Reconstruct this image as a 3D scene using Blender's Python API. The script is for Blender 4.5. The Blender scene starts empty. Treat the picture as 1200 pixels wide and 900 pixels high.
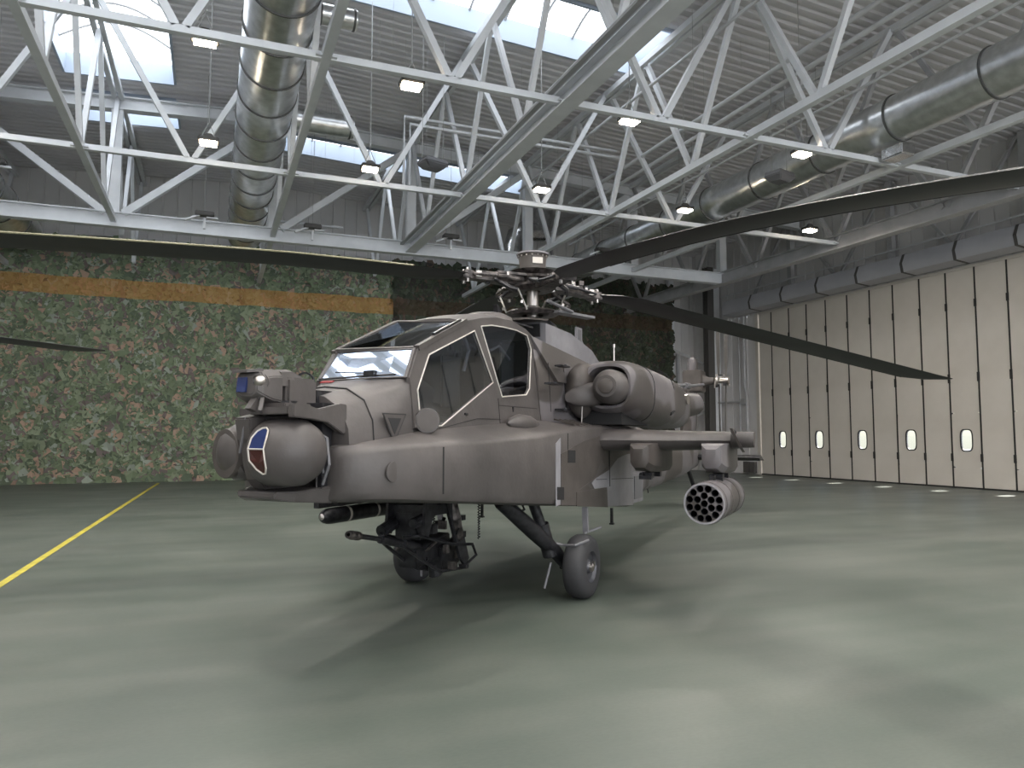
import bpy, math, random
from mathutils import Vector, Matrix
import numpy as np
random.seed(7); rng = np.random.default_rng(7)
S = bpy.context.scene; C = S.collection; PI = math.pi; R = math.radians
# ---------------- camera ----------------
CAMZ = 1.67; K = 6.2                      # eye height; roof grid unit (bottom chords lie K above the eye)
yaw = math.atan2(350, 865); pit = math.atan2(62, 865)
cd = bpy.data.cameras.new('camera'); cam = bpy.data.objects.new('camera', cd); C.objects.link(cam)
cam.location = (0, 0, CAMZ); cam.rotation_euler = (PI/2 + pit, 0, -yaw)
cd.sensor_width = 36; cd.lens = 865/1200*36; cd.clip_end = 300; S.camera = cam
# ---------------- world, sun, exposure ----------------
S.view_settings.view_transform = 'Standard'; S.view_settings.look = 'None'
S.view_settings.exposure = 0.55; S.view_settings.gamma = 1; S.view_settings.use_curve_mapping = False
W = bpy.data.worlds.new('sky'); S.world = W; W.use_nodes = True
wn = W.node_tree.nodes; wl = W.node_tree.links
sky = wn.new('ShaderNodeTexSky'); sky.sky_type = 'NISHITA'; sky.sun_elevation = R(55); sky.sun_rotation = R(250); sky.sun_disc = False
wl.new(sky.outputs[0], wn['Background'].inputs[0]); wn['Background'].inputs[1].default_value = 0.22
sd = bpy.data.lights.new('sun', 'SUN'); sd.energy = 14; sd.angle = R(1); sd.color = (1, .96, .9)
sun = bpy.data.objects.new('sun', sd); C.objects.link(sun)
sun.rotation_euler = Vector((-1.75, -.35, -1.5)).to_track_quat('-Z', 'Y').to_euler(); sun.location = (40, 20, 30)
SKY_E = 2.6      # brightness of the diffusing skylight glazing
LAMP_W = 75
# ---------------- materials ----------------
def mat(name, col, rough=.6, metal=0, **k):
    m = bpy.data.materials.new(name); m.use_nodes = True
    b = m.node_tree.nodes['Principled BSDF']
    b.inputs['Base Color'].default_value = (*col, 1); b.inputs['Roughness'].default_value = rough; b.inputs['Metallic'].default_value = metal
    for a, v in k.items():
        b.inputs[a.replace('_', ' ')].default_value = v
    return m
def nodes(m): return m.node_tree.nodes, m.node_tree.links, m.node_tree.nodes['Principled BSDF']
def noisy(m, c1, c2, scale=3, detail=6, lo=.35, hi=.65, coord='Object', bump=0, bscale=40, stretch=None, c3=None, s3=1.0, t3=(.55,.6)):
    n, l, b = nodes(m)
    tc = n.new('ShaderNodeTexCoord'); mp = n.new('ShaderNodeMapping'); l.new(tc.outputs[coord], mp.inputs[0])
    if stretch: mp.inputs['Scale'].default_value = stretch
    t = n.new('ShaderNodeTexNoise'); t.inputs['Scale'].default_value = scale; t.inputs['Detail'].default_value = detail; l.new(mp.outputs[0], t.inputs[0])
    r = n.new('ShaderNodeValToRGB'); r.color_ramp.elements[0].position = lo; r.color_ramp.elements[1].position = hi
    r.color_ramp.elements[0].color = (*c1, 1); r.color_ramp.elements[1].color = (*c2, 1); l.new(t.outputs[0], r.inputs[0])
    out = r.outputs[0]
    if c3:
        t2 = n.new('ShaderNodeTexNoise'); t2.inputs['Scale'].default_value = s3; t2.inputs['Detail'].default_value = 1; l.new(tc.outputs[coord], t2.inputs[0])
        r2 = n.new('ShaderNodeValToRGB'); r2.color_ramp.elements[0].position = t3[0]; r2.color_ramp.elements[1].position = t3[1]; l.new(t2.outputs[0], r2.inputs[0])
        mx = n.new('ShaderNodeMix'); mx.data_type = 'RGBA'; l.new(r2.outputs[0], mx.inputs[0]); l.new(out, mx.inputs[6]); mx.inputs[7].default_value = (*c3, 1); out = mx.outputs[2]
    l.new(out, b.inputs['Base Color'])
    if bump:
        t3_ = n.new('ShaderNodeTexNoise'); t3_.inputs['Scale'].default_value = bscale; t3_.inputs['Detail'].default_value = 4; l.new(mp.outputs[0], t3_.inputs[0])
        bp = n.new('ShaderNodeBump'); bp.inputs['Strength'].default_value = bump; bp.inputs['Distance'].default_value = .01; l.new(t3_.outputs[0], bp.inputs['Height']); l.new(bp.outputs[0], b.inputs['Normal'])
    return m
M = {}
M['paint'] = noisy(mat('olive_brown_paint', (.1,.09,.08), .5), (.050,.0445,.043), (.082,.073,.071), 3.2, 8, .3, .7, bump=.15, bscale=25)
M['paint2'] = noisy(mat('patched_grey_paint', (.2,.2,.2), .5), (.100,.091,.095), (.14,.130,.137), 2.5, 8, .3, .7, bump=.15, bscale=25, c3=(.056,.049,.046), s3=1.3, t3=(.52,.55))
M['lightgrey'] = noisy(mat('light_grey_paint', (.3,.3,.3), .5), (.19,.185,.20), (.25,.245,.262), 4, 8, bump=.1)
M['brown'] = noisy(mat('dark_brown_paint', (.1,.1,.1), .55), (.052,.044,.040), (.072,.062,.057), 5, 6, bump=.1)
M['blade'] = mat('matte_black_blade', (.012,.012,.013), .5)
M['blade_edge'] = mat('worn_blade_edge', (.20,.19,.12), .45)  # yellowish tone paints the light caught along the blade's upper edge
M['black'] = noisy(mat('black_metal', (.02,.02,.02), .4, .3), (.008,.008,.010), (.03,.03,.034), 18, 5)
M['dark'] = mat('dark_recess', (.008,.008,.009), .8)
M['steel'] = mat('bright_steel', (.45,.42,.40), .28, 1)
M['hub'] = noisy(mat('greasy_hub_metal', (.2,.18,.16), .4, .6), (.02,.018,.018), (.13,.115,.11), 14, 5)
M['rubber'] = mat('tyre_rubber', (.03,.03,.033), .7)
M['rim'] = mat('wheel_rim', (.09,.09,.10), .4, .5)
M['seal'] = mat('pale_window_seal', (.50,.47,.43), .6)
M['glass'] = mat('canopy_glass', (.80,.86,.95), .02, 0, Transmission_Weight=1.0, IOR=1.6)
M['glass2'] = mat('coated_windshield_glass', (.72,.82,1), .03, .85)
M['blueglass'] = mat('blue_sensor_glass', (.02,.035,.13), .05, .3, Specular_IOR_Level=1.0)
M['redglass'] = mat('dark_red_sensor_glass', (.06,.015,.012), .05, .3, Specular_IOR_Level=1.0)
M['seat'] = mat('seat_fabric', (.022,.024,.024), .8)
M['red'] = mat('red_tag', (.25,.02,.02), .6)
M['black2'] = mat('black_marking', (.02,.02,.022), .6)
M['white_steel'] = noisy(mat('painted_roof_steel', (.6,.6,.6), .45), (.66,.675,.70), (.74,.755,.78), 2, 4)
M['grey_steel'] = noisy(mat('grey_roof_steel', (.4,.4,.4), .5), (.38,.38,.39), (.46,.46,.47), 2, 4)
M['pipe'] = mat('white_pipe', (.6,.61,.63), .35)
M['deck'] = noisy(mat('ribbed_roof_deck', (.5,.5,.5), .5), (.62,.61,.63), (.70,.69,.71), .6, 4)
M['curb'] = mat('skylight_curb', (.40,.46,.55), .6)
M['duct'] = noisy(mat('galvanised_duct', (.6,.6,.6), .3, 1), (.66,.67,.67), (.84,.85,.86), 5, 6, bump=.25, bscale=6)
M['foil'] = noisy(mat('crumpled_foil', (.6,.6,.6), .25, 1), (.55,.55,.55), (.75,.75,.75), 5, 6, bump=1.0, bscale=12)
M['ring'] = mat('duct_ring', (.12,.12,.12), .5, .3)
M['lampbody'] = mat('lamp_body', (.06,.055,.05), .5)
M['cable'] = mat('grey_cable', (.35,.35,.35), .5)
M['cream'] = noisy(mat('cream_door_panel', (.6,.57,.52), .45), (.55,.515,.465), (.61,.575,.525), .7, 4)
M['gasket'] = mat('black_gasket', (.02,.02,.02), .7)
M['wall'] = noisy(mat('cladding', (.5,.5,.5), .5), (.60,.59,.59), (.68,.665,.66), .5, 4)
M['greybox'] = noisy(mat('grey_shutter_housing', (.4,.4,.4), .45), (.42,.42,.45), (.48,.48,.51), 1, 4)
M['yellow'] = noisy(mat('yellow_line_paint', (.7,.55,.03), .5), (.42,.36,.05), (.58,.50,.07), 6, 6)
M['pane'] = mat('porthole_glass', (.6,.7,.8), .03, 0, Alpha=.12)
M['concrete'] = mat('outside_concrete', (.12,.14,.18), .8)
M['column'] = mat('dark_column', (.09,.085,.08), .6)
M['metalgrey'] = mat('grey_unit', (.13,.13,.14), .5)
def emis(name, col, s):
    m = mat(name, (.8,.8,.8), .5); b = m.node_tree.nodes['Principled BSDF']
    b.inputs['Emission Color'].default_value = (*col, 1); b.inputs['Emission Strength'].default_value = s; return m
M['skyglass'] = emis('skylight_glazing', (.90,.95,1.0), SKY_E)
M['lamp'] = emis('lamp_glow', (1,.86,.66), 40)
# floor
m = mat('floor_coating', (.2,.22,.19), .3); n, l, b = nodes(m)
tc = n.new('ShaderNodeTexCoord')
def nz(scale, st, det=6, ro=.55):
    mp = n.new('ShaderNodeMapping'); mp.inputs['Scale'].default_value = st; mp.inputs['Rotation'].default_value = (0,0,R(12)); l.new(tc.outputs['Object'], mp.inputs[0])
    t = n.new('ShaderNodeTexNoise'); t.inputs['Scale'].default_value = scale; t.inputs['Detail'].default_value = det; t.inputs['Roughness'].default_value = ro; l.new(mp.outputs[0], t.inputs[0]); return t
def ramp(src, a, c1, b_, c2):
    r = n.new('ShaderNodeValToRGB'); r.color_ramp.elements[0].position = a; r.color_ramp.elements[1].position = b_
    r.color_ramp.interpolation = 'EASE'; r.color_ramp.elements[0].color = (*c1, 1); r.color_ramp.elements[1].color = (*c2, 1); l.new(src.outputs[0], r.inputs[0]); return r
def mixc(mode, f, a, b_):
    x = n.new('ShaderNodeMix'); x.data_type = 'RGBA'; x.blend_type = mode; x.inputs[0].default_value = f
    l.new(a.outputs[0] if a.bl_idname != 'ShaderNodeMix' else a.outputs[2], x.inputs[6]); l.new(b_.outputs[0], x.inputs[7]); return x
base = ramp(nz(.5, (1,1,1), 4), .28, (.084,.100,.087), .72, (.124,.135,.121))
streak = ramp(nz(1.5, (.22,1.6,1), 3, .5), .25, (.80,.85,.82), .75, (1.09,1.07,1.05))
fine = ramp(nz(40, (.6,1.3,1), 2, .5), .25, (.90,.905,.90), .75, (1.04,1.04,1.04))
x = mixc('MULTIPLY', .8, base, streak); x = mixc('MULTIPLY', .8, x, fine); l.new(x.outputs[2], b.inputs['Base Color'])
rr = ramp(nz(.7, (.6,1.4,1), 1), .2, (.37,)*3, .8, (.43,)*3); l.new(rr.outputs[0], b.inputs['Roughness'])
b.inputs['Specular IOR Level'].default_value = .38
M['floor'] = m
# camouflage cloth: patchy; leaf flaps use a random value per island
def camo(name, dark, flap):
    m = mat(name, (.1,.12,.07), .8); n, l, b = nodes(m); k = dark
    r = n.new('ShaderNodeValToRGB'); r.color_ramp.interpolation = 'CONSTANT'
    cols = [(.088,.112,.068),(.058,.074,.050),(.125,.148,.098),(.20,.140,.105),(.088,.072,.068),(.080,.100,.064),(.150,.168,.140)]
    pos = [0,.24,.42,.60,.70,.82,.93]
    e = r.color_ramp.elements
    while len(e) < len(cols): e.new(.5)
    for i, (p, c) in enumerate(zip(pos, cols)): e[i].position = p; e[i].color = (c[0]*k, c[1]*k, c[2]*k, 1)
    g = n.new('ShaderNodeNewGeometry'); tc = n.new('ShaderNodeTexCoord')
    if flap:
        l.new(g.outputs['Random Per Island'], r.inputs[0])
    else:
        v = n.new('ShaderNodeTexVoronoi'); v.inputs['Scale'].default_value = 2.6; l.new(tc.outputs['Object'], v.inputs[0])
        sp = n.new('ShaderNodeSeparateColor'); l.new(v.outputs['Color'], sp.inputs[0]); l.new(sp.outputs[0], r.inputs[0])
    # orange brown tint mixed in as a level band along the upper part
    sx = n.new('ShaderNodeSeparateXYZ'); l.new(tc.outputs['Object'], sx.inputs[0])
    a1 = n.new('ShaderNodeMath'); a1.operation = 'SUBTRACT'; a1.inputs[1].default_value = 7.22; l.new(sx.outputs[2], a1.inputs[0])
    a2 = n.new('ShaderNodeMath'); a2.operation = 'ABSOLUTE'; l.new(a1.outputs[0], a2.inputs[0])
    a3 = n.new('ShaderNodeMath'); a3.operation = 'LESS_THAN'; a3.inputs[1].default_value = .34; l.new(a2.outputs[0], a3.inputs[0])
    a4 = n.new('ShaderNodeMath'); a4.operation = 'MULTIPLY'; a4.inputs[1].default_value = .62; l.new(a3.outputs[0], a4.inputs[0])
    mx = n.new('ShaderNodeMix'); mx.data_type = 'RGBA'; l.new(a4.outputs[0], mx.inputs[0]); l.new(r.outputs[0], mx.inputs[6]); mx.inputs[7].default_value = ((.26*k,.13*k,.03*k,1) if k > 1 else (.12*k,.07*k,.035*k,1))
    l.new(mx.outputs[2], b.inputs['Base Color'])
    return m
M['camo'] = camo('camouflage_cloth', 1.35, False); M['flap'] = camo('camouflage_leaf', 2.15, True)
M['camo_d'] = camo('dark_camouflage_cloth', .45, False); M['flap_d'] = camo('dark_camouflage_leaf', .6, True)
# ---------------- mesh helpers ----------------
class B:
    def __init__(s): s.v = []; s.f = []
    def add(s, v, f):
        o = len(s.v); s.v += [tuple(p) for p in v]; s.f += [tuple(i+o for i in q) for q in f]; return s
    def box(s, c, d, rot=None, taper=None):
        x, y, z = d[0]/2, d[1]/2, d[2]/2
        v = [Vector(p) for p in ((-x,-y,-z),(x,-y,-z),(x,y,-z),(-x,y,-z),(-x,-y,z),(x,-y,z),(x,y,z),(-x,y,z))]
        if taper:
            for p in v[4:]: p.x *= taper[0]; p.y *= taper[1]
        if rot: 
            m = Matrix.Rotation(rot[2],3,'Z') @ Matrix.Rotation(rot[1],3,'Y') @ Matrix.Rotation(rot[0],3,'X'); v = [m@p for p in v]
        c = Vector(c)
        return s.add([p+c for p in v], [(3,2,1,0),(4,5,6,7),(0,1,5,4),(1,2,6,5),(2,3,7,6),(3,0,4,7)])
    def bar(s, a, b, w, h=None, n=4, r2=None):
        # square bar (n=4) or round tube
        a, b = Vector(a), Vector(b); d = (b-a).normalized(); up = Vector((0,0,1)) if abs(d.z) < .98 else Vector((0,1,0))
        sx = d.cross(up).normalized(); sz = sx.cross(d)
        v = []
        for p, sc in ((a,1),(b,(r2/w if r2 is not None else 1))):
            if n == 4:
                hh = h or w
                for i, j in ((-1,-1),(1,-1),(1,1),(-1,1)): v.append(p + sx*i*w/2*sc + sz*j*hh/2*sc)
            else:
                for i in range(n): t = 2*PI*i/n; v.append(p + sx*math.cos(t)*w*sc + sz*math.sin(t)*w*sc)
        return s.add(v, [tuple(range(n-1,-1,-1)), tuple(range(n,2*n))] + [(i,(i+1)%n,n+(i+1)%n,n+i) for i in range(n)])
    def tube(s, pts, r, n=8):
        pts = [Vector(p) for p in pts]; rings = []; prev = None
        for i, p in enumerate(pts):
            d = (pts[min(i+1,len(pts)-1)] - pts[max(i-1,0)]).normalized()
            if prev is None: up = Vector((0,0,1)) if abs(d.z) < .95 else Vector((1,0,0)); sx = d.cross(up).normalized()
            else: sx = (prev - d*prev.dot(d)).normalized()
            prev = sx; sz = sx.cross(d); rr = r[i] if isinstance(r, (list,tuple)) else r
            rings.append([p + (sx*math.cos(2*PI*k/n) + sz*math.sin(2*PI*k/n))*rr for k in range(n)])
        return s.loft(rings)
    def loft(s, rings, cap=True, closed=True):
        n = len(rings[0]); v = [p for r in rings for p in r]; f = []
        for i in range(len(rings)-1):
            for k in range(n if closed else n-1): k2 = (k+1) % n; f.append((i*n+k, i*n+k2, (i+1)*n+k2, (i+1)*n+k))
        if cap: f.append(tuple(range(n-1,-1,-1))); f.append(tuple((len(rings)-1)*n+k for k in range(n)))
        return s.add(v, f)
    def lathe(s, prof, o, axis, n=24, cap=False):
        # prof: list of (distance along axis, radius)
        o = Vector(o); d = Vector(axis).normalized(); up = Vector((0,0,1)) if abs(d.z) < .95 else Vector((1,0,0)); sx = d.cross(up).normalized(); sz = sx.cross(d)
        return s.loft([[o + d*t + (sx*math.cos(2*PI*k/n)+sz*math.sin(2*PI*k/n))*max(r,1e-4) for k in range(n)] for t, r in prof], cap=cap)
    def prism(s, poly, off):
        # poly: 3-D points of one face, off: extrusion vector
        n = len(poly); off = Vector(off); a = [Vector(p) for p in poly]
        return s.add(a + [p+off for p in a], [tuple(range(n-1,-1,-1)), tuple(range(n,2*n))] + [(i,(i+1)%n,n+(i+1)%n,n+i) for i in range(n)])
def link(name, me, m, parent=None):
    o = bpy.data.objects.new(name, me); C.objects.link(o)
    if m and not me.materials: me.materials.append(m)
    if parent: o.parent = parent
    return o
def obj(name, bb, m, parent=None, smooth=None, bevel=0, sub=0):
    me = bpy.data.meshes.new(name); me.from_pydata([tuple(p) for p in bb.v], [], bb.f); me.validate(); me.update()
    import bmesh
    bm = bmesh.new(); bm.from_mesh(me); bmesh.ops.recalc_face_normals(bm, faces=bm.faces)
    if bevel:
        bmesh.ops.bevel(bm, geom=[e for e in bm.edges if len(e.link_faces) == 2 and e.calc_face_angle(0) > .5], offset=bevel, segments=2, affect='EDGES', clamp_overlap=True)
    bm.to_mesh(me); bm.free()
    if smooth is not None:
        me.shade_smooth(); me.set_sharp_from_angle(angle=R(smooth))
    o = link(name, me, m, parent)
    if sub:
        md = o.modifiers.new('subdivision', 'SUBSURF'); md.levels = sub; md.render_levels = sub
    return o
def tag(o, label=None, cat=None, group=None, kind=None):
    if label: o['label'] = label
    if cat: o['category'] = cat
    if group: o['group'] = group
    if kind: o['kind'] = kind
    return o
def thing(name, loc, rz, label, cat, group=None):
    o = bpy.data.objects.new(name, None); C.objects.link(o); o.location = loc; o.rotation_euler = (0,0,rz); o.empty_display_size = .2
    return tag(o, label, cat, group)
def struct(name, bb, m, parent=None, **k):
    o = obj(name, bb, m, parent, **k)
    if not parent: o['kind'] = 'structure'
    return o
def cp(o, parent=None, d=0):
    c = o.copy(); C.objects.link(c); c.parent = parent
    for ch in o.children: cp(ch, c, d+1)
    return c
# =====================================================================
# THE HALL
# =====================================================================
XR, XL, YB, YF = 22.75, -15.3, 31.4, -16.0
RID = .25*K                                   # ridge
def roofz(x):                                # underside of the roof deck
    return CAMZ + K*(1.665 - .05*abs(x/K - .25))
def topz(x): return roofz(x) - .22
HC = CAMZ + K
struct('floor', B().box(((XL+XR)/2, (YB+YF)/2, -.05), (XR-XL+.6, YB-YF+.6, .1)), M['floor'])
lb = B().prism([(-1.72,29.7,.002),(-1.82,29.7,.002),(-2.33,5.0,.002),(-2.24,5.0,.002)], (0,0,.003))
tag(obj('floor_line', lb, M['yellow']), 'yellow painted line crossing the green floor towards the net', 'floor marking')
# walls: vertical trapezoid cladding
def cladding(p0, p1, z0, z1, nrm, pitch=.5, dep=.035, ztop=None):
    p0, p1, nrm = Vector(p0), Vector(p1), Vector(nrm); L = (p1-p0).length; d = (p1-p0)/L; n = int(L/pitch); b = B(); ps = []
    for i in range(n):
        s0 = i*L/n
        for f, q in ((0,0),(.44,0),(.47,-1),(.53,-1),(.56,0)): ps.append(p0 + d*(s0+f*L/n) + nrm*dep*q)
    ps.append(p1)
    for a in ps:
        zt = ztop(a.x) if ztop else z1
        b.v += [(a.x,a.y,z0),(a.x,a.y,zt)]
    b.f += [(2*i,2*i+2,2*i+3,2*i+1) for i in range(len(ps)-1)]
    return b
wb = struct('wall_back', cladding((XL,YB,0),(XR,YB,0),0,0,(0,-1,0),ztop=lambda x: roofz(x)+.2), M['wall'])
struct('wall_left', cladding((XL,YF,0),(XL,YB,0),0,roofz(XL)+.2,(1,0,0)), M['wall'])
struct('wall_front', cladding((XR,YF,0),(XL,YF,0),0,0,(0,1,0),ztop=lambda x: roofz(x)+.2), M['wall'])
DT = 7.22; DY0, DY1 = 26.46, 3.0
rw = cladding((XR,YB,0),(XR,YF,0),DT,roofz(XR)+.2,(-1,0,0))
a = cladding((XR,YB,0),(XR,DY0,0),0,DT,(-1,0,0)); rw.add(a.v,a.f)
a = cladding((XR,DY1,0),(XR,YF,0),0,DT,(-1,0,0)); rw.add(a.v,a.f)
M['daywall'] = emis('translucent_wall_glazing', (.93,.96,1.0), 5.0)  # glowing wall band added out of view as fill for roof steel and helicopter
wf = B(); fr_ = B()
for i in range(8):
    x0_ = -12+4.2*i; wf.box((x0_+2.0, YF+.12, 4.6),(3.8,.04,5.2)); fr_.box((x0_+4.0,YF+.14,4.6),(.2,.1,5.4))
for z_ in (1.95,3.8,5.5,7.25): fr_.box((4.7,YF+.14,z_),(33.6,.1,.10))
w0 = struct('window_20', wf, M['daywall']); w0['label'] = 'translucent glazed band in the wall behind the camera'; struct('window_frame', fr_, M['white_steel'], w0)
wr = struct('wall_right', rw, M['wall'])
# ground outside the portholes and low hills of far hedge
struct('trim_1', B().box((XR+40.6, 10, -.06), (80, 120, .1)), M['concrete'])
# roof deck with ribs running along X and real skylight openings
LX0, LX1 = -.65*K, -.21*K
RP = .30
def sn(h): return (h[0], h[1], YF-.2+round((h[2]-YF+.2)/RP)*RP, YF-.2+round((h[3]-YF+.2)/RP)*RP)
holes = [(LX0,LX1,3.70*K,.5*K), (LX0,LX1,4.2*K,3.87*K), (.3*K,1.68*K,2.70*K,2.38*K), (.33*K,1.82*K,4.36*K,4.12*K),
         (-.5*K,1.9*K,.72*K,.35*K), (-1.46*K,-.78*K,2.2*K,1.2*K), (-.5*K,1.9*K,-.35*K,-.8*K), (-.5*K,1.9*K,-1.5*K,-1.95*K), (1.95*K,2.6*K,-.2*K,-.6*K)]
holes = [sn(h) for h in holes]
def deck():
    b = B(); xs = sorted({XL-.2, XR+.2, RID} | {h[0] for h in holes} | {h[1] for h in holes})
    YE = YF-.2+math.ceil((YB-YF+.4)/RP)*RP
    for x0, x1 in zip(xs, xs[1:]):
        xm = (x0+x1)/2; hs = sorted([(h[3],h[2]) for h in holes if h[0] < xm < h[1]]); y = YF-.2; spans = []
        for a, c in hs: spans.append((y,a)); y = c
        spans.append((y, YE))
        for ya, yb in spans:
            n = max(1, round((yb-ya)/.30)); st = (yb-ya)/n; P = []
            for i in range(n):
                for f, q in ((0,0),(.40,0),(.52,.05),(.86,.05)): P.append((ya+(i+f)*st, q))
            P.append((yb,0))
            o = len(b.v)
            for yy, q in P: b.v += [(x0,yy,roofz(x0)+q),(x1,yy,roofz(x1)+q)]
            b.f += [(o+2*i,o+2*i+1,o+2*i+3,o+2*i+2) for i in range(len(P)-1)]
    return b
ceil_ = struct('ceiling', deck(), M['deck'])
# solid outer skin, so that no light leaks through the joints of the deck
for i, h in enumerate(holes):
    x0, x1, yb, ya = h
    w = tag(bpy.data.objects.new('window_%d' % (i+1), None), kind='structure'); C.objects.link(w); w.location = ((x0+x1)/2,(ya+yb)/2,roofz((x0+x1)/2))
    w['label'] = 'rooflight with pale upstand and arched white glazing'
    mi = Matrix.Translation(-w.location)
    def put(nm, bb, mt, **k):
        bb.v = [tuple(mi @ Vector(p)) for p in bb.v]; return obj(nm, bb, mt, w, **k)
    ch = .55; cb = B()
    for q in ([(x0,ya),(x1,ya)],[(x1,ya),(x1,yb)],[(x1,yb),(x0,yb)],[(x0,yb),(x0,ya)]):
        (ax,ay),(bx,by) = q; c = Vector(((x0+x1)/2-(ax+bx)/2,(ya+yb)/2-(ay+by)/2,0)).normalized()*-.06
        segs = [(ax,ay),(bx,by)] if (ax-RID)*(bx-RID) >= 0 else [(ax,ay),(RID,ay),(bx,by)]
        for (cx,cy),(dx_,dy_) in zip(segs, segs[1:]):
            cb.prism([(cx,cy,roofz(cx)-.04),(dx_,dy_,roofz(dx_)-.04),(dx_,dy_,roofz(dx_)+ch),(cx,cy,roofz(cx)+ch)], c)
    put('upstand', cb, M['curb'])
    gl = B(); rb = B(); lng = (yb-ya) > (x1-x0); N = 10; rise = .55 if (yb-ya) > (x1-x0) else .25
    L_ = (yb-ya) if lng else (x1-x0); nr = max(2, int(L_/.95)); wdt = (x1-x0) if lng else (yb-ya)
    stat = [j/nr for j in range(nr+1)]
    if not lng and x0 < RID < x1: stat = sorted(stat + [(RID-x0)/(x1-x0)])
    def pt(t, a, dz=0):
        arc = rise*math.sin(PI*a)
        if lng: x = x0+(x1-x0)*a; y = ya+(yb-ya)*t; return (x, y, roofz(x)+ch+arc+dz)
        x = x0+(x1-x0)*t; y = ya+(yb-ya)*a; return (x, y, roofz(x)+ch+arc+dz)
    gl.loft([[pt(t, j/N) for j in range(N+1)] for t in stat], cap=False, closed=False)
    for t in (0,1):     # gable ends of the vault
        P = [pt(t, j/N) for j in range(N+1)]; gl.add(P, [tuple(range(N+1))])
    put('glazing', gl, M['skyglass'])
    for t in stat[1:-1]: rb = B(); rb.tube([pt(t, j/N, -.05) for j in range(N+1)], .035, 4); put('glazing_bar', rb, M['cable'])
# ---------------- roof steel ----------------
def web(p0, p1, parent, w=.10, m='white_steel'):
    o = obj('web_member', B().bar(p0, p1, w, w), M[m], parent); return o
TX = [(-2.57,'far left roof truss of the side aisle, mostly outside the frame'), (-1.83,'second roof truss left of the hall, half hidden outside the frame'),
      (-1.13,'white roof truss left of the rooflight with the arched bars'),
      (-.45,'white roof truss on the left beneath the arched rooflight'), (.25,'white roof truss running just right of the big upright silver duct'),
      (.95,'heavy white roof truss with a wide flanged beam, aimed at the rotor mast'), (1.63,'white roof truss passing right of the rotor mast, with open V webs'),
      (2.32,'roof truss beside the long silver duct on the right'), (2.97,'deep roof beam nearest the folding door, lit by a lamp')]
ys = [ (.38+.62*i)*K for i in range(-4,8)]
for xk, lab in TX:
    x = xk*K; t = thing('roof_truss', (x, 0, 0), 0, lab, 'truss'); heavy = abs(xk-.95) < .01; edge = abs(xk-2.97) < .01
    y0, y1 = YF, YB; tz = topz(x) - .08
    def bb_(nm, a, b2, w, h, m='white_steel'): return obj(nm, B().bar((a[0]-x,a[1],a[2]),(b2[0]-x,b2[1],b2[2]), w, h), M[m], t)
    if heavy:
        b = B(); b.box((0,(y0+23.5)/2,HC-.13),(.34,23.5-y0,.03)); b.box((0,(y0+23.5)/2,HC+.02),(.02,23.5-y0,.30)); b.box((0,(y0+23.5)/2,HC+.17),(.30,23.5-y0,.025)); obj('flanged_beam', b, M['white_steel'], t)
        obj('bottom_chord', B().bar((-.1,y0,HC+.30),(-.1,23.5,HC+.30),.14,.14), M['white_steel'], t)
        obj('cable_tray', B().bar((-.30,y0,HC+.12),(-.30,23.5,HC+.12),.10,.05), M['cable'], t)
    elif edge:
        b = B(); b.box((0,(y0+y1)/2,HC-.22),(.34,y1-y0,.03)); b.box((0,(y0+y1)/2,HC),(.02,y1-y0,.44)); b.box((0,(y0+y1)/2,HC+.22),(.34,y1-y0,.03)); obj('bottom_chord', b, M['grey_steel'], t)
    else:
        y1b = 23.5 if xk in (-.45,) else y1
        obj('bottom_chord', B().bar((0,y0,HC),(0,y1b,HC),.15,.15), M['white_steel'], t)
    b = B(); b.bar((-.09,y0,tz-x*0),(-.09,y1,tz),.12,.16); b.bar((.09,y0,tz),(.09,y1,tz),.12,.16); obj('top_chord', b, M['white_steel'], t)
    lo = HC + (.30 if heavy else .05)
    for y in ys:
        for s in (-1,1):
            yt = y + s*.31*K
            if y1-.1 > yt > y0 and y1 > y > y0: web((0,y+s*.06,lo),(0,yt-s*.1,tz-.05), t, .11 if not edge else .12, 'white_steel' if xk < 2 else 'grey_steel')
rows = [(1.93,'cross truss whose bottom tie crosses the top of the picture'), (2.86,'cross truss whose bottom tie runs in front of the upright duct, lower of the two'),
        (1.0,'cross truss of the roof above the camera'), (.07,'cross truss of the roof behind the camera'), (-.86,'cross truss of the roof far behind the camera')]
xn = [-1.13,-.45,.25,.95,1.63,2.32,2.97]
for yk, lab in rows:
    y = yk*K; t = thing('cross_truss', (RID, y, 0), 0, lab, 'truss')
    obj('tie', B().bar((-1.83*K-RID,0,HC),(.93*K-RID,0,HC+.0),.12,.12), M['white_steel'], t)
    obj('tie', B().bar((.98*K-RID,0,HC),(3.02*K-RID,0,HC),.12,.12), M['white_steel'], t)
    for a, b2 in zip(xn, xn[1:]):
        mx_ = (a+b2)/2*K
        if b2 > 2.5: continue
        web((mx_-.07-RID,0,HC+.05),(a*K+.12-RID,0,topz(a*K)-.1), t, .12); web((mx_+.07-RID,0,HC+.05),(b2*K-.12-RID,0,topz(b2*K)-.1), t, .12)
    for a in xn: obj('gusset_plate', B().box((a*K-RID,0,HC-.02),(.34,.26,.03)), M['white_steel'], t)
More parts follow.
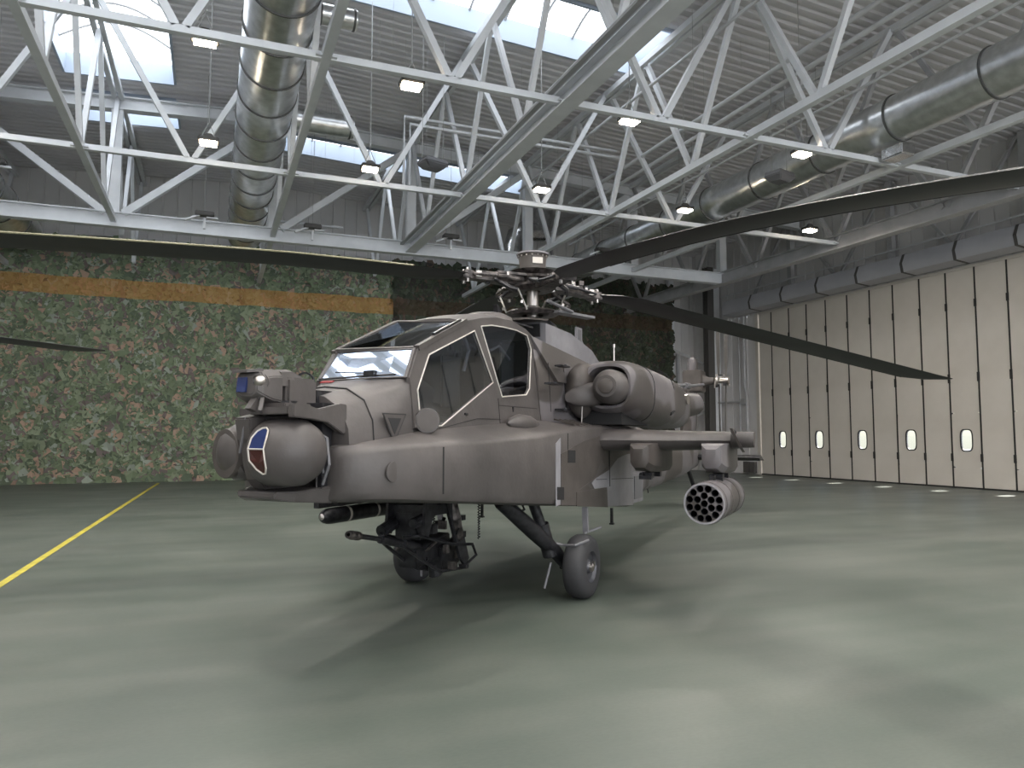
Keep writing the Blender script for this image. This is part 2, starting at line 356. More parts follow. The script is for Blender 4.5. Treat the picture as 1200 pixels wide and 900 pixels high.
# main girder
Y3 = 3.79*K; t = thing('main_girder', (RID, Y3, 0), 0, 'long flanged girder crossing the hall above the camouflage net, with posts and diagonals', 'girder')
b = B(); x0, x1 = XL+.1-RID, 2.97*K-RID
b.box(((x0+x1)/2,0,HC-.20),(x1-x0,.30,.03)); b.box(((x0+x1)/2,0,HC),(x1-x0,.02,.40)); b.box(((x0+x1)/2,0,HC+.20),(x1-x0,.30,.03)); obj('bottom_beam', b, M['white_steel'], t)
b = B()
for xa, xb in ((XL+.1,RID),(RID,XR-.35)):
    for dz, w in ((-.05,.3),(-.4,.3)): b.bar((xa-RID,0,topz(xa)+dz-.05),(xb-RID,0,topz(xb)+dz-.05),w,.04)
    b.bar((xa-RID,0,topz(xa)-.27),(xb-RID,0,topz(xb)-.27),.03,.34)
obj('top_beam', b, M['white_steel'], t)
for a in (-1.83,-1.13,-.45,.25,.95,1.63,2.32,2.97):
    obj('post', B().bar((a*K-RID,0,HC+.2),(a*K-RID,0,topz(a*K)-.4),.30,.24), M['white_steel'], t)
for a, c in ((-.45,.25),(.25,.95),(.95,1.63),(1.63,2.32),(-.45,-1.13),(-1.13,-1.83)):
    s = 1 if c > a else -1
    web((a*K+s*.25-RID,0,HC+.2),(c*K-s*.2-RID,0,topz(c*K)-.45), t, .20)
# ---------------- columns and braces on the walls ----------------
b = B()
for dx in (-.0,):
    b.box((0,0,4.9),(.36,.02,9.8)); b.box((0,-.17,4.9),(.36,.03,9.8)); b.box((0,.17,4.9),(.36,.03,9.8))
t = obj('steel_column', b, M['column']); t.location = (21.9,29.0,0); tag(t, 'dark steel column standing in the corner left of the folding door', 'column')
t = obj('steel_column', B().box((0,0,4.9),(.34,.34,9.8)), M['white_steel']); t.location = (22.42,29.2,0); tag(t, 'pale square column between the dark column and the folding door', 'column')
t = obj('steel_column', B().box((0,0,4.9),(.3,.25,9.8)), M['white_steel']); t.location = (21.2,31.15,0); tag(t, 'pale column at the right end of the camouflage net', 'column')
t = thing('wall_bracing', (21.2,31.0,0), 0, 'pale steel cross bracing on the back wall behind the tail rotor', 'bracing')
for p, q in (((.1,0,6.0),(1.5,-1.6,4.9)),((1.5,-1.6,3.2),(.4,0,2.3)),((.3,0,2.4),(.3,0,5.8))): obj('brace', B().bar(p,q,.12,.12), M['grey_steel'], t)
for i, y in enumerate((24.2, 19.2, 14.4, 9.4, 4.4)):
    lab = ['grey wall post above the folding door, closest to the corner','grey wall post above the folding door, middle of those seen','grey wall post above the folding door near the right picture edge','grey wall post above the door beyond the right frame edge','grey wall post above the front end of the folding door'][i]
    t = thing('wall_post', (XR-.2, y, 0), 0, lab, 'post')
    zt = roofz(XR)
    obj('post', B().box((0,0,(8.0+zt)/2),(.2,.22,zt-8.0)), M['grey_steel'], t)
    for s in (-1,1): obj('brace', B().bar((0,s*.15,zt-.1),(0,s*2.3,8.1),.1,.1), M['grey_steel'], t)
# conduits down the wall left of the door
t = thing('wall_conduit', (22.6, 27.35, 0), 0, 'pair of grey pipes running down the wall left of the folding door', 'pipe')
obj('pipe', B().tube([(0,0,7.2),(0,0,4.0),(0,-.12,3.6),(0,-.12,1.9)],.06), M['grey_steel'], t); obj('pipe', B().tube([(0,.35,7.2),(0,.35,1.9)],.04), M['grey_steel'], t)
obj('junction_box', B().box((0,.1,3.3),(.12,.3,.25)), M['grey_steel'], t); obj('pipe', B().tube([(0,.1,3.3),(-.2,1.9,3.3),(-.9,2.6,3.3)],.05), M['grey_steel'], t)
for i, y in enumerate((26.95,27.4)):
    o = obj('socket_box', B().box((0,0,0),(.14,.3,.5)), M['column'], smooth=None); o.location = (22.65,y,.30); tag(o, 'dark box low on the wall, %s of a pair left of the door' % ('right' if i == 0 else 'left'), 'box')
# ---------------- folding door ----------------
d1 = thing('door_1', (XR, DY0, 0), 0, 'tall cream folding hangar door with oval portholes', 'door'); d1['kind'] = 'structure'
edges = [26.46,25.65,24.58,23.57,22.53,21.44,20.38,19.36,18.27,17.27,16.25,15.2]
while edges[-1] > DY1+.6: edges.append(edges[-1]-1.04)
def panel_mesh(w, h, win):
    b = B(); t_ = .06
    if not win: return b.box((0,0,h/2),(t_,w,h))
    # panel with a rounded opening
    hy, hz, cz = .19, .335, 1.51; N = 24; ring = []
    for i in range(N):
        a = 2*PI*i/N; c, s_ = math.cos(a), math.sin(a); e = .55
        ring.append((math.copysign(abs(c)**e,c)*hy, cz+math.copysign(abs(s_)**e,s_)*hz))
    outer = []
    for (y, z) in ring:
        dy, dz = y, z-cz; k1 = (w/2)/abs(dy) if abs(dy) > 1e-6 else 1e9
        k2 = ((.9)/abs(dz)) if abs(dz) > 1e-6 else 1e9; kk = min(k1,k2); outer.append((dy*kk, cz+dz*kk))
    for sx in (-t_/2, t_/2):
        o = len(b.v); b.v += [(sx,y,z) for y, z in ring] + [(sx,y,z) for y, z in outer]
        b.f += [(o+i,o+(i+1)%N,o+N+(i+1)%N,o+N+i) for i in range(N)]
    b.f += [(i,(i+1)%N,2*N+(i+1)%N,2*N+i) for i in range(N)]
    b.box((0,0,(cz-.9)/2+.0),(t_,w,cz-.9)); b.box((0,0,(cz+.9+h)/2),(t_,w,h-cz-.9))
    # fill the four corner slivers of the middle band
    for sy in (-1,1):
        for sz in (-1,1): pass
    return b
z0 = .05
for i, (a, c) in enumerate(zip(edges, edges[1:])):
    w = a-c-.05; win = (i % 2 == 1)
    p = obj('door_panel', panel_mesh(w, DT-z0-.05, win), M['cream'], d1); p.location = (0, (a+c)/2-DY0, z0)
    g = B().box((.0,0,DT/2),(.09,.05,DT-.1)); g.box((-.055,0,1.0),(.04,.07,.25)); g.box((-.055,0,3.6),(.04,.07,.3)); g.box((-.055,0,6.0),(.04,.07,.25))
    q = obj('hinge_seal', g, M['gasket'], d1); q.location = (0, c-DY0, 0)
    if win:
        N = 24; fr = B(); rg = []
        for hy, hz, xx in ((.19,.335,-.045),(.225,.37,-.045),(.225,.37,.0),(.19,.335,.0)):
            r_ = []
            for k_ in range(N):
                an = 2*PI*k_/N; cc, ss = math.cos(an), math.sin(an); e = .55
                r_.append((xx, math.copysign(abs(cc)**e,cc)*hy, 1.51+math.copysign(abs(ss)**e,ss)*hz))
            rg.append(r_)
        fr.loft(rg+[rg[0]], cap=False); f_ = obj('porthole_frame', fr, M['gasket'], p)
        gl = B(); gl.add([(-.02,y,z) for (_,y,z) in rg[0]], [tuple(range(N))]); obj('porthole_pane', gl, M['pane'], p)
b = B().box((0,(DY1-DY0)/2,DT+.0),(.12,DY0-DY1+.3,.09)); b.box((0,.12,DT/2),(.14,.2,DT)); obj('door_frame', b, M['cream'], d1)
b = B().box((0,(DY1-DY0)/2,.02),(.12,DY0-DY1,.06)); obj('bottom_seal', b, M['gasket'], d1)
# header housing above the door
t = thing('shutter_housing', (22.15, 27.9, 7.62), 0, 'grey rounded housing along the top of the folding door, with dark bands', 'housing')
y = 0; first = None; LL = 1.95
def sect(L): 
    P = [(-.30,-.30),(.30,-.36),(.36,.30),(.10,.40),(-.22,.32),(-.36,.0)]
    return [[(px,0,pz) for px, pz in P],[(px,-L,pz) for px, pz in P]]
for i in range(13):
    o = obj('housing_segment', B().loft(sect(LL-.08)), M['greybox'], t, smooth=50) if i == 0 else None
    if o is None: o = first.copy(); C.objects.link(o)
    else: first = o
    o.location = (0,-i*LL,0)
    k_ = obj('joint_band', B().loft([[(px*1.03,yy,pz_*1.03) for px, pz_ in ((-.30,-.30),(.30,-.36),(.36,.30),(.10,.40),(-.22,.32),(-.36,.0))] for yy in (.05,-.05)]), M['column'], t); k_.location = (0,-i*LL-LL+.04,0)
obj('cable_rail', B().bar((-.3,0,.55),(-.3,-25,.55),.05,.05), M['pipe'], t)
# ---------------- ducts ----------------
def duct(nm, x, z, r, y0, y1, rings, label, seg=1.25):
    t = thing(nm, (x, y0, z), 0, label, 'duct'); n = int((y1-y0)/seg); L = (y1-y0)/n
    s0 = obj('duct_section', B().lathe([(0,r),(L,r)], (0,0,0), (0,1,0), 40), M['duct'], t, smooth=60)
    g0 = obj('joint_ring', B().lathe([(-.02,r),(-.02,r+.025),(.02,r+.025),(.02,r)], (0,0,0), (0,1,0), 40), M['ring'], t)
    for i in range(1, n):
        for s_ in (s0, g0): c = s_.copy(); C.objects.link(c); c.location = (0,i*L,0)
    e = obj('end_cap', B().lathe([(0,r),(.01,r),(.01,0)], (0,n*L,0), (0,1,0), 40), M['duct'], t); return t
duct('ventilation_duct', .145*K, CAMZ+1.20*K, .60, -14, 28.6, 0, 'large silver duct on the left of the roof, seen nearly upright', 1.35)
duct('ventilation_duct', 2.20*K, CAMZ+1.115*K, .50, -8, 28.4, 0, 'long silver duct slanting up to the right picture edge', 2.05)
t = duct('ventilation_duct', -1.0*K, CAMZ+1.12*K, .62, 2, 29.0, 0, 'silver duct at the far left edge, mostly hidden by trusses', 1.6)
def crossduct(loc, L, r, label):
    t = thing('branch_duct', loc, 0, label, 'duct')
    obj('duct_section', B().lathe([(0,r),(L,r)], (0,0,0), (1,0,0), 28), M['duct'], t, smooth=60)
    for f in (.35,.95): obj('joint_ring', B().lathe([(-.02,r),(-.02,r+.02),(.02,r+.02),(.02,r)], (L*f,0,0), (1,0,0), 28), M['ring'], t)
    obj('end_cap', B().lathe([(0,r),(.02,r*.6),(.02,0)], (L,0,0), (1,0,0), 28), M['column'], t)
crossduct((.24*K-.1,2.35*K,CAMZ+1.36*K), 1.1, .2, 'short silver branch duct beside the top of the upright duct')
crossduct((.24*K-.1,3.25*K,CAMZ+1.38*K), 2.0, .30, 'silver branch duct with a black ring right of the upright duct')
crossduct((.24*K-.1,4.35*K,CAMZ+1.15*K), 2.1, .28, 'lowest silver branch duct right of the upright duct')
t = thing('elbow_duct', (1.85*K,4.55*K,0), 0, 'silver elbow duct coming down behind the rotor mast', 'duct')
obj('duct_bend', B().tube([(0,0,CAMZ+1.0*K),(0,0,CAMZ+1.28*K),(.15,0,CAMZ+1.36*K),(.5,0,CAMZ+1.4*K),(1.2,0,CAMZ+1.4*K),(1.35,0,CAMZ+1.5*K),(1.4,0,CAMZ+1.64*K)], .42, 20), M['foil'], t, smooth=60)
o = obj('foil_box', B().box((0,0,0),(.42,.55,.26)), M['foil'], bevel=.03); o.location = (2.235*K,1.86*K,HC+.06); tag(o, 'foil wrapped box hanging under the right duct', 'box')
# ---------------- pipes ----------------
def pipes(lines, r, label, z=None):
    t = thing('sprinkler_pipe', lines[0][0], 0, label, 'pipe'); o = Vector(lines[0][0])
    for ln in lines: obj('pipe', B().tube([Vector(p)-o for p in ln], r, 8), M['pipe'], t, smooth=60)
pz = CAMZ+1.30*K
pipes([[(1.80*K,YF,CAMZ+1.29*K),(1.80*K,3.6*K,CAMZ+1.29*K)],[(1.84*K,YF,CAMZ+1.25*K),(1.84*K,3.6*K,CAMZ+1.25*K)]], .055, 'pair of white pipes running parallel to the right duct')
pipes([[(1.62*K-.5,YF,CAMZ+1.36*K),(1.62*K-.5,3.7*K,CAMZ+1.36*K)]], .04, 'single white conduit running along the truss right of the mast')
pipes([[(2.10*K,YF,CAMZ+1.235*K),(2.10*K,4.2*K,CAMZ+1.235*K)]], .035, 'thin white rail above the right duct')
pipes([[(.72*K,3.0*K,CAMZ+1.05*K),(.72*K,3.0*K,CAMZ+1.36*K),(1.75*K,3.0*K,CAMZ+1.36*K)],[(.745*K,3.0*K,CAMZ+1.05*K),(.745*K,3.0*K,CAMZ+1.33*K),(1.77*K,3.0*K,CAMZ+1.33*K)]], .045, 'pair of white pipes bent down in the middle of the roof')
pipes([[(.22*K,3.95*K,CAMZ+.98*K),(.22*K+.3,3.95*K,CAMZ+1.12*K),(.62*K,3.95*K,CAMZ+1.12*K)]], .04, 'white pipe loop above the net right of the upright duct')
# ---------------- lamps ----------------
def lamp_proto():
    t = thing('high_bay_lamp', (0,0,0), 0, 'x', 'lamp', 'high bay lamps')
    obj('housing', B().box((0,0,.10),(.42,.30,.08)).box((0,0,.19),(.26,.16,.12),taper=(.5,.5)), M['lampbody'], t, bevel=.015)
    obj('lens', B().box((-.085,0,.035),(.155,.24,.05)).box((.085,0,.035),(.155,.24,.05)), M['lamp'], t)
    b = B()
    for s in (-1,1): b.bar((s*.15,0,.14),(0,0,.5),.008,n=6)
    obj('hanger', b, M['cable'], t); obj('cable', B().bar((0,0,0),(0,0,1),.010,n=6), M['cable'], t).location = (0,0,.5)
    ld = bpy.data.lights.new('lamp_light','AREA'); ld.shape = 'RECTANGLE'; ld.size = .4; ld.size_y = .26; ld.energy = LAMP_W; ld.color = (1,.94,.87)
    lo_ = bpy.data.objects.new('lamp_light', ld); C.objects.link(lo_); lo_.parent = t; lo_.location = (0,0,.0); return t
L0 = lamp_proto(); used = False
lamps = [(-.045,1.96,'lit high bay lamp at top left, beside the upright duct'), (-.04,2.66,'lit high bay lamp lower left, beside the upright duct'),
 (.5,2.0,'lit high bay lamp under the first tie, right of the upright duct'), (.52,2.70,'lit high bay lamp by the grey box unit, above the nose'),
 (1.21,2.67,'lit high bay lamp just above the rotor mast'), (1.20,1.97,'lit high bay lamp right of the heavy flanged beam'),
 (1.91,1.98,'lit high bay lamp in front of the middle of the right duct'), (1.91,2.68,'lit high bay lamp at the far end of the right duct'),
 (2.66,2.72,'lit high bay lamp below the right blade, near the folding door'),
 (-.75,1.96,'lit high bay lamp outside the left frame edge'),(-.75,2.66,'lit high bay lamp just outside the left frame edge')]
for yk, rn in ((1.13,'first'),(.56,'second'),(-.14,'third'),(-.84,'fourth')):
    for xk, cn in ((-.75,'leftmost'),(-.045,'second from the left'),(.5,'third from the left'),(1.2,'third from the door'),(1.91,'second from the door'),(2.64,'nearest the door')): lamps.append((xk, yk, 'lit high bay lamp above or behind the camera, %s row, %s' % (rn, cn)))
for i, (xk, yk, lab) in enumerate(lamps):
    t = L0 if i == 0 else cp(L0)
    t.location = (xk*K, yk*K, HC-.05); t['label'] = lab; t['group'] = 'high bay lamps under the roof' if i < 11 else 'high bay lamps behind the camera'
    for ch_ in t.children:
        if ch_.name.startswith('cable'): ch_.scale.z = roofz(xk*K)-(HC-.05)-.5
for i, (x, y, z, lab) in enumerate([(-.06*K,3.55*K,HC-.1,'unlit twin lamp on the girder left of the upright duct'),(.42*K,3.6*K,HC-.05,'unlit twin lamp on the girder right of the upright duct'),
        (1.10*K,3.55*K,HC+.0,'unlit twin lamp by the girder left of the rotor mast'),(1.95*K,3.5*K,HC-.0,'unlit twin lamp by the girder right of the rotor mast'),(-.78*K,3.2*K,HC,'unlit twin lamp at the left picture edge')]):
    t = thing('emergency_lamp', (x,y,z), 0, lab, 'lamp', 'unlit lamps by the girder')
    obj('housing', B().box((0,0,.12),(.5,.28,.12)), M['lampbody'], t, bevel=.02); obj('reflector', B().box((-.3,0,.0),(.45,.1,.05),rot=(0,R(-25),0)).box((.2,0,.02),(.3,.1,.05)), M['pipe'], t)
    obj('bracket', B().bar((0,0,0),(0,0,-.3),.06), M['pipe'], t); obj('cable', B().bar((0,0,.1),(0,0,roofz(x)-z),.006,n=6), M['cable'], t)
for x, y, z, lab in ((.785*K,2.78*K,HC+.50,'grey box unit with a sloped underside hanging in the middle of the roof'),(2.045*K,2.24*K,HC+.12,'grey box unit hanging in front of the right duct')):
    t = thing('hanging_speaker', (x,y,z), R(15), lab, 'speaker')
    b = B().loft([[(-.30,-.22,.12),(.30,-.22,.12),(.30,.22,.12),(-.30,.22,.12)],[(-.33,-.24,0),(.33,-.24,0),(.33,.24,0),(-.33,.24,0)],[(-.2,-.16,-.12),(.2,-.16,-.12),(.2,.16,-.12),(-.2,.16,-.12)]])
    obj('cabinet', b, M['metalgrey'], t, bevel=.02); obj('cable', B().bar((-.3,0,.12),(-.3,0,3.4),.008,n=6).bar((.3,0,.12),(.3,0,3.4),.008,n=6), M['cable'], t)
# thin suspension cables
t = thing('suspension_cables', (0,0,0), 0, 'thin steel wires hanging from the roof deck between the trusses', 'cable')
for i in range(70):
    x = random.uniform(-.4,2.4)*K; y = random.uniform(1.9,4.4)*K
    if any(h[0]-.1 < x < h[1]+.1 and h[3]-.1 < y < h[2]+.1 for h in holes): continue
    obj('wire', B().bar((x,y,roofz(x)+.02),(x,y,roofz(x)-random.uniform(.6,3.4)),.006,n=4), M['cable'], t)
# ---------------- camouflage nets ----------------
def net(x0, x1, zt, ztr, y, mc, mf, label, nf, seed):
    g = np.random.default_rng(seed); t = thing('camouflage_net', (x0, y, 0), 0, label, 'net'); L = x1-x0
    def dep(x, z): return .07*math.sin(x*2.3+1)+.05*math.sin(x*5.1)+.03*math.sin(z*1.7+x)
    nx, nz_ = int(L/.25), 30; b = B()
    for i in range(nx+1):
        x = L*i/nx; top = zt+(ztr-zt)*i/nx + .10*math.sin(x*1.3)
        for j in range(nz_+1): z = .0+top*j/nz_; b.v.append((x, -dep(x,z)-(.35*(1-z/.8)**2 if z < .8 else 0), z))
    b.f = [(i*(nz_+1)+j,(i+1)*(nz_+1)+j,(i+1)*(nz_+1)+j+1,i*(nz_+1)+j+1) for i in range(nx) for j in range(nz_)]
    obj('net_cloth', b, M[mc], t, smooth=60)
    b = B()
    for q in range(nf):
        x = g.uniform(0,L); z = g.uniform(.05, zt+(ztr-zt)*x/L-.05); s = g.uniform(.09,.25); a = g.uniform(0,2*PI); yy = -dep(x,z)-(.35*(1-z/.8)**2 if z < .8 else 0)-.02
        P = []
        for k_ in range(5):
            an = a+k_*2*PI/5+g.uniform(-.35,.35); r_ = s*g.uniform(.6,1.25); P.append((x+r_*math.cos(an), yy-g.uniform(0,.12), z+r_*math.sin(an)))
        o = len(b.v); b.v += P+[(x,yy-.03,z)]; b.f += [(o+k_,o+(k_+1)%5,o+5) for k_ in range(5)]
    me = bpy.data.meshes.new('leaf_flaps'); me.from_pydata(b.v, [], b.f); o = link('leaf_flaps', me, M[mf], t); o['kind'] = 'stuff'
    return t
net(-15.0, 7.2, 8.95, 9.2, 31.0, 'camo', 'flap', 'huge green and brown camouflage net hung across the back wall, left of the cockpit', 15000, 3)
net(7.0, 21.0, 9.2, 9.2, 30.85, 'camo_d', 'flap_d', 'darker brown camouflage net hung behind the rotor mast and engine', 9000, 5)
# neighbouring machine's blade at the left edge
def blade_mesh(r0, r1, zf, pitch, chord=.53, th=.055, n=26):
    rings = []
    af = [(1,0),(.8,.35),(.5,.5),(.15,.42),(0,.0),(.15,-.42),(.5,-.5),(.8,-.35)]   # 1 = leading edge
    for i in range(n+1):
        r = r0+(r1-r0)*i/n; c = chord; off = 0
        if r < r0+.35: c = .22+(chord-.22)*(r-r0)/.35
        if r > r1-.45: f = (r-(r1-.45))/.45; off = -chord*.80*f**1.6
        lead = .30*chord; te = -.70*chord
        if r < r0+.35: lead = .12+.04*(r-r0)/.35; te = lead-c
        L = lead+off; ring = []
        for u_, w_ in af:
            y = te+(L-te)*u_; z = w_*th*(.35 if r > r1-.2 else 1)
            yy = y*math.cos(pitch)-z*math.sin(pitch); zz = y*math.sin(pitch)+z*math.cos(pitch); ring.append((r,yy,zf(r)+zz))
        rings.append(ring)
    return B().loft(rings)
t = thing('parked_rotor_blade', (-1.2,10.0,2.66), 0, 'tip half of a dark rotor blade reaching in at the left edge, before the net', 'rotor blade')
bm_ = blade_mesh(-7.0, 0.0, lambda r: .0+.098*(-r), R(-8), .30, .03); obj('blade', bm_, M['blade'], t, smooth=40)
# =====================================================================
# THE HELICOPTER  (local frame: +x nose, +y port side, z up, rotor mast at the origin)
# =====================================================================
HX, HY, HA = 3.70, 8.45, R(222.3)
H = thing('attack_helicopter', (HX,HY,0), HA, 'grey-brown two-seat attack helicopter with four drooping rotor blades', 'helicopter')
def part(nm, b, m, parent=None, **k): return obj(nm, b, M[m] if isinstance(m,str) else m, parent or H, **k)
def sym(pts, s=1):
    # half profile (y,z) from belly centre to top centre -> closed ring
    return pts + [(-y,z) for y,z in reversed(pts[1:-1])]
def hull(stations, m, nm, smooth=42, sub=0, parent=None, **k):
    b = B().loft([[(x,y,z) for y,z in sym(p)] for x,p in stations]); return part(nm, b, m, parent, smooth=smooth, sub=sub, **k)
def zb(x): return .85+.085*x if x < 4 else 1.19
# nose in front of the windshield
def nose(x, w, zt, b0=None):
    b0 = b0 or zb(x); return (x, [(0,b0),(w*.75,b0),(w*.95,b0+.06),(w,b0+.25),(w,zt-.42),(w*.97,zt-.26),(w*.80,zt-.11),(w*.45,zt-.02),(0,zt)])
hull([nose(4.33,.27,1.66,1.22), nose(4.18,.33,1.72,1.2)], 'paint', 'lower_nose')
hull([nose(4.17,.432,1.985,1.2), nose(4.15,.437,1.99,1.2), nose(3.95,.462,2.045), nose(3.72,.49,2.09), (3.50,[(0,zb(3.5)),(.37,zb(3.5)),(.47,zb(3.5)+.06),(.495,zb(3.5)+.25),(.497,1.74),(.492,1.93),(.474,2.07),(.40,2.128),(0,2.145)]), (3.455,[(0,zb(3.5)),(.37,zb(3.5)),(.47,zb(3.5)+.06),(.495,zb(3.5)+.25),(.50,1.76),(.492,1.97),(.472,2.10),(.40,2.145),(0,2.15)])], 'paint', 'nose')
# ridge seam ring round the nose
def ringseam(x, w, zt, nm='panel_seam'):
    P = sym(nose(x,w+.004,zt+.004)[1]); return B().tube([(x,y,z) for y,z in P[4:13]], .006, 4)
part(*('panel_seam', ringseam(3.93,.462,2.052), 'dark'))
# cockpit tub
def tub(x, w): b0 = zb(x); return (x, [(0,b0),(w*.75,b0),(w*.95,b0+.06),(w,b0+.25),(w,1.5),(w,1.65),(w,1.76),(w*.5,1.76),(0,1.76)])
hull([tub(3.47,.49), tub(2.2,.50), tub(.9,.52)], 'paint', 'cockpit_tub')
# rear fuselage (transmission deck to tail)
def rear(x, w, b0, zt, sh=.62): return (x, [(0,b0),(w*.75,b0),(w*.95,b0+.08),(w,b0+(zt-b0)*.3),(w,b0+(zt-b0)*.55),(w*.95,b0+(zt-b0)*.75),(w*sh+.04,b0+(zt-b0)*.9),(w*.3,zt),(0,zt+.02)])
hull([rear(.92,.50,.93,2.84,.75), rear(.5,.58,.89,2.80,.72), rear(-.6,.64,.80,2.70), rear(-1.6,.64,.75,2.6), rear(-2.6,.56,.74,2.25), rear(-3.4,.46,.76,1.95)], 'paint2', 'rear_fuselage')
hull([rear(-3.38,.455,.76,1.95), rear(-5.5,.34,.80,1.70), rear(-7.5,.26,.87,1.58), rear(-9.3,.16,1.0,1.50)], 'paint2', 'tail_boom')
# cockpit side frames with the real pane openings (plane leans inwards)
def py(z): return .50-.126*(z-1.8)
outl = [(3.47,1.74),(3.475,2.14),(3.31,2.395),(2.86,2.57),(2.42,2.745),(2.1,2.83),(1.75,2.885),(1.35,2.90),(1.05,2.86),(.885,2.80),(.885,1.74)]
pf = [(3.149,2.362),(2.276,2.681),(2.008,2.201),(3.064,1.763),(3.297,1.764),(3.382,1.839),(3.382,2.049)]
pr = [(2.129,2.744),(1.90,2.785),(1.639,2.803),(1.30,2.812),(1.033,2.789),(.973,2.643),(1.146,2.191),(1.25,2.119),(1.84,2.069),(1.951,2.328)]
import bmesh
def holed(outer, inners, f3, th, nm, m, parent=H):
    bm = bmesh.new(); es = []
    for lp in [outer]+inners:
        vs = [bm.verts.new(f3(p)) for p in lp]
        es += [bm.edges.new((vs[i],vs[(i+1)%len(vs)])) for i in range(len(vs))]
    bmesh.ops.triangle_fill(bm, use_beauty=True, use_dissolve=False, edges=es)
    me = bpy.data.meshes.new(nm); bm.to_mesh(me); bm.free(); o = link(nm, me, M[m], parent)
    md = o.modifiers.new('thickness','SOLIDIFY'); md.thickness = th; md.offset = 0; return o
for s in (1,-1):
    f3 = lambda p: (p[0], s*py(p[1]), p[1])
    holed(outl, [pf,pr], f3, .035, 'canopy_side_frame', 'paint')
    for k_, poly in enumerate((pf,pr)):
        g = part('side_window', B().prism([(x,s*(py(z)+.002),z) for x,z in poly],(0,.006*s,0)), 'glass')
        part('window_seal', B().tube([(x,s*(py(z)+.02),z) for x,z in poly+poly[:1]], .007, 6), 'seal', g)
# windshield, overhead pane, roof
wsb = [(3.475,.457,2.14),(3.31,.425,2.395),(3.27,-.425,2.41),(3.48,-.457,2.14)]
def inset(P, f=.92): c = sum((Vector(p) for p in P), Vector())/len(P); return [tuple(c+(Vector(p)-c)*f) for p in P]
def framed(P, nm, gm, f=.92, th=.03):
    P = [Vector(p) for p in P]; Q = [Vector(p) for p in inset(P,f)]; n = len(P); nn = (P[1]-P[0]).cross(P[2]-P[0]).normalized()
    if nn.z < 0: nn = -nn
    b = B(); b.add([p+nn*th/2 for p in P]+[q+nn*th/2 for q in Q]+[p-nn*th/2 for p in P]+[q-nn*th/2 for q in Q],
      [(i,(i+1)%n,n+(i+1)%n,n+i) for i in range(n)]+[(2*n+i,2*n+(i+1)%n,3*n+(i+1)%n,3*n+i) for i in range(n)]+[(n+i,n+(i+1)%n,3*n+(i+1)%n,3*n+i) for i in range(n)]+[(i,(i+1)%n,2*n+(i+1)%n,2*n+i) for i in range(n)])
    o = part('canopy_crossframe', b, 'paint'); g = part(nm, B().prism(Q, nn*.006), gm); return g
framed(wsb, 'windshield', 'glass2', .93)
framed([(3.31,.425,2.395),(2.42,.38,2.75),(2.42,-.38,2.80),(3.30,-.425,2.42)], 'overhead_window', 'glass', .93)
part('roof_rail', B().bar((3.31,.43,2.40),(2.42,.385,2.755),.05,.045).bar((3.31,-.43,2.40),(2.42,-.385,2.79),.05,.045), 'paint')
part('rail_strip', B().bar((3.0,.40,2.555),(2.5,.375,2.75),.03,.03), 'black')
roof = [(2.44,.38,2.75,2.80),(2.1,.37,2.83,2.89),(1.75,.36,2.885,2.95),(1.35,.36,2.90,2.97),(.9,.37,2.80,2.94)]
b = B().loft([[(x,w,z),(x,w*.6,zt-.01),(x,0,zt),(x,-w*.6,zt-.01),(x,-w,z),(x,-w,z-.06),(x,0,z-.06),(x,w,z-.06)] for x,w,z,zt in roof]); part('canopy_roof', b, 'paint', smooth=50)
part('roof_dome', B().lathe([(-.0,.30),(.05,.28),(.09,.20),(.11,.0)], (1.25,.0,2.93), (0,0,1), 24), 'paint', smooth=60)
part('wire_cutter', B().prism([(.98,.03,2.93),(.80,.03,2.93),(1.02,.03,3.17),(1.06,.03,3.16)],(0,-.05,0)), 'black')
part('wire_cutter_base', B().prism([(1.15,.2,2.95),(1.05,.02,2.97),(.60,.16,2.94),(.75,.34,2.91)],(0,0,.02)), 'black')
# cockpit interior
for x, z in ((2.55,1.80),(1.35,2.05)):
    st = part('crew_seat', B().box((x,0,z+.12),(.5,.42,.12)), 'seat', bevel=.03)
    part('seat_back', B().box((x-.28,0,z+.40),(.12,.42,.62),rot=(0,R(-12),0)), 'seat', st, bevel=.03); part('headrest', B().box((x-.36,0,z+.72),(.1,.22,.14)), 'seat', st, bevel=.02)
    for sy in (-1,1): part('armour_side', B().box((x-.1,sy*.24,z+.38),(.34,.03,.5)), 'seat', st, bevel=.02)
part('instrument_panel', B().box((3.15,0,1.96),(.25,.8,.35),rot=(0,R(-20),0)).box((1.98,0,2.15),(.2,.8,.5)), 'dark')
part('sight_eyepiece', B().bar((2.95,0,1.95),(2.85,0,2.2),.06,n=12), 'metalgrey'); part('cockpit_bulkhead', B().box((.92,0,2.25),(.05,.76,1.0)), 'dark')
part('grab_handle', B().tube([(2.3,.3,2.3),(2.25,.33,2.5),(2.35,.33,2.62)], .018, 8).tube([(1.3,.3,2.5),(1.55,.3,2.62),(1.75,.3,2.55)],.015,8), 'metalgrey')
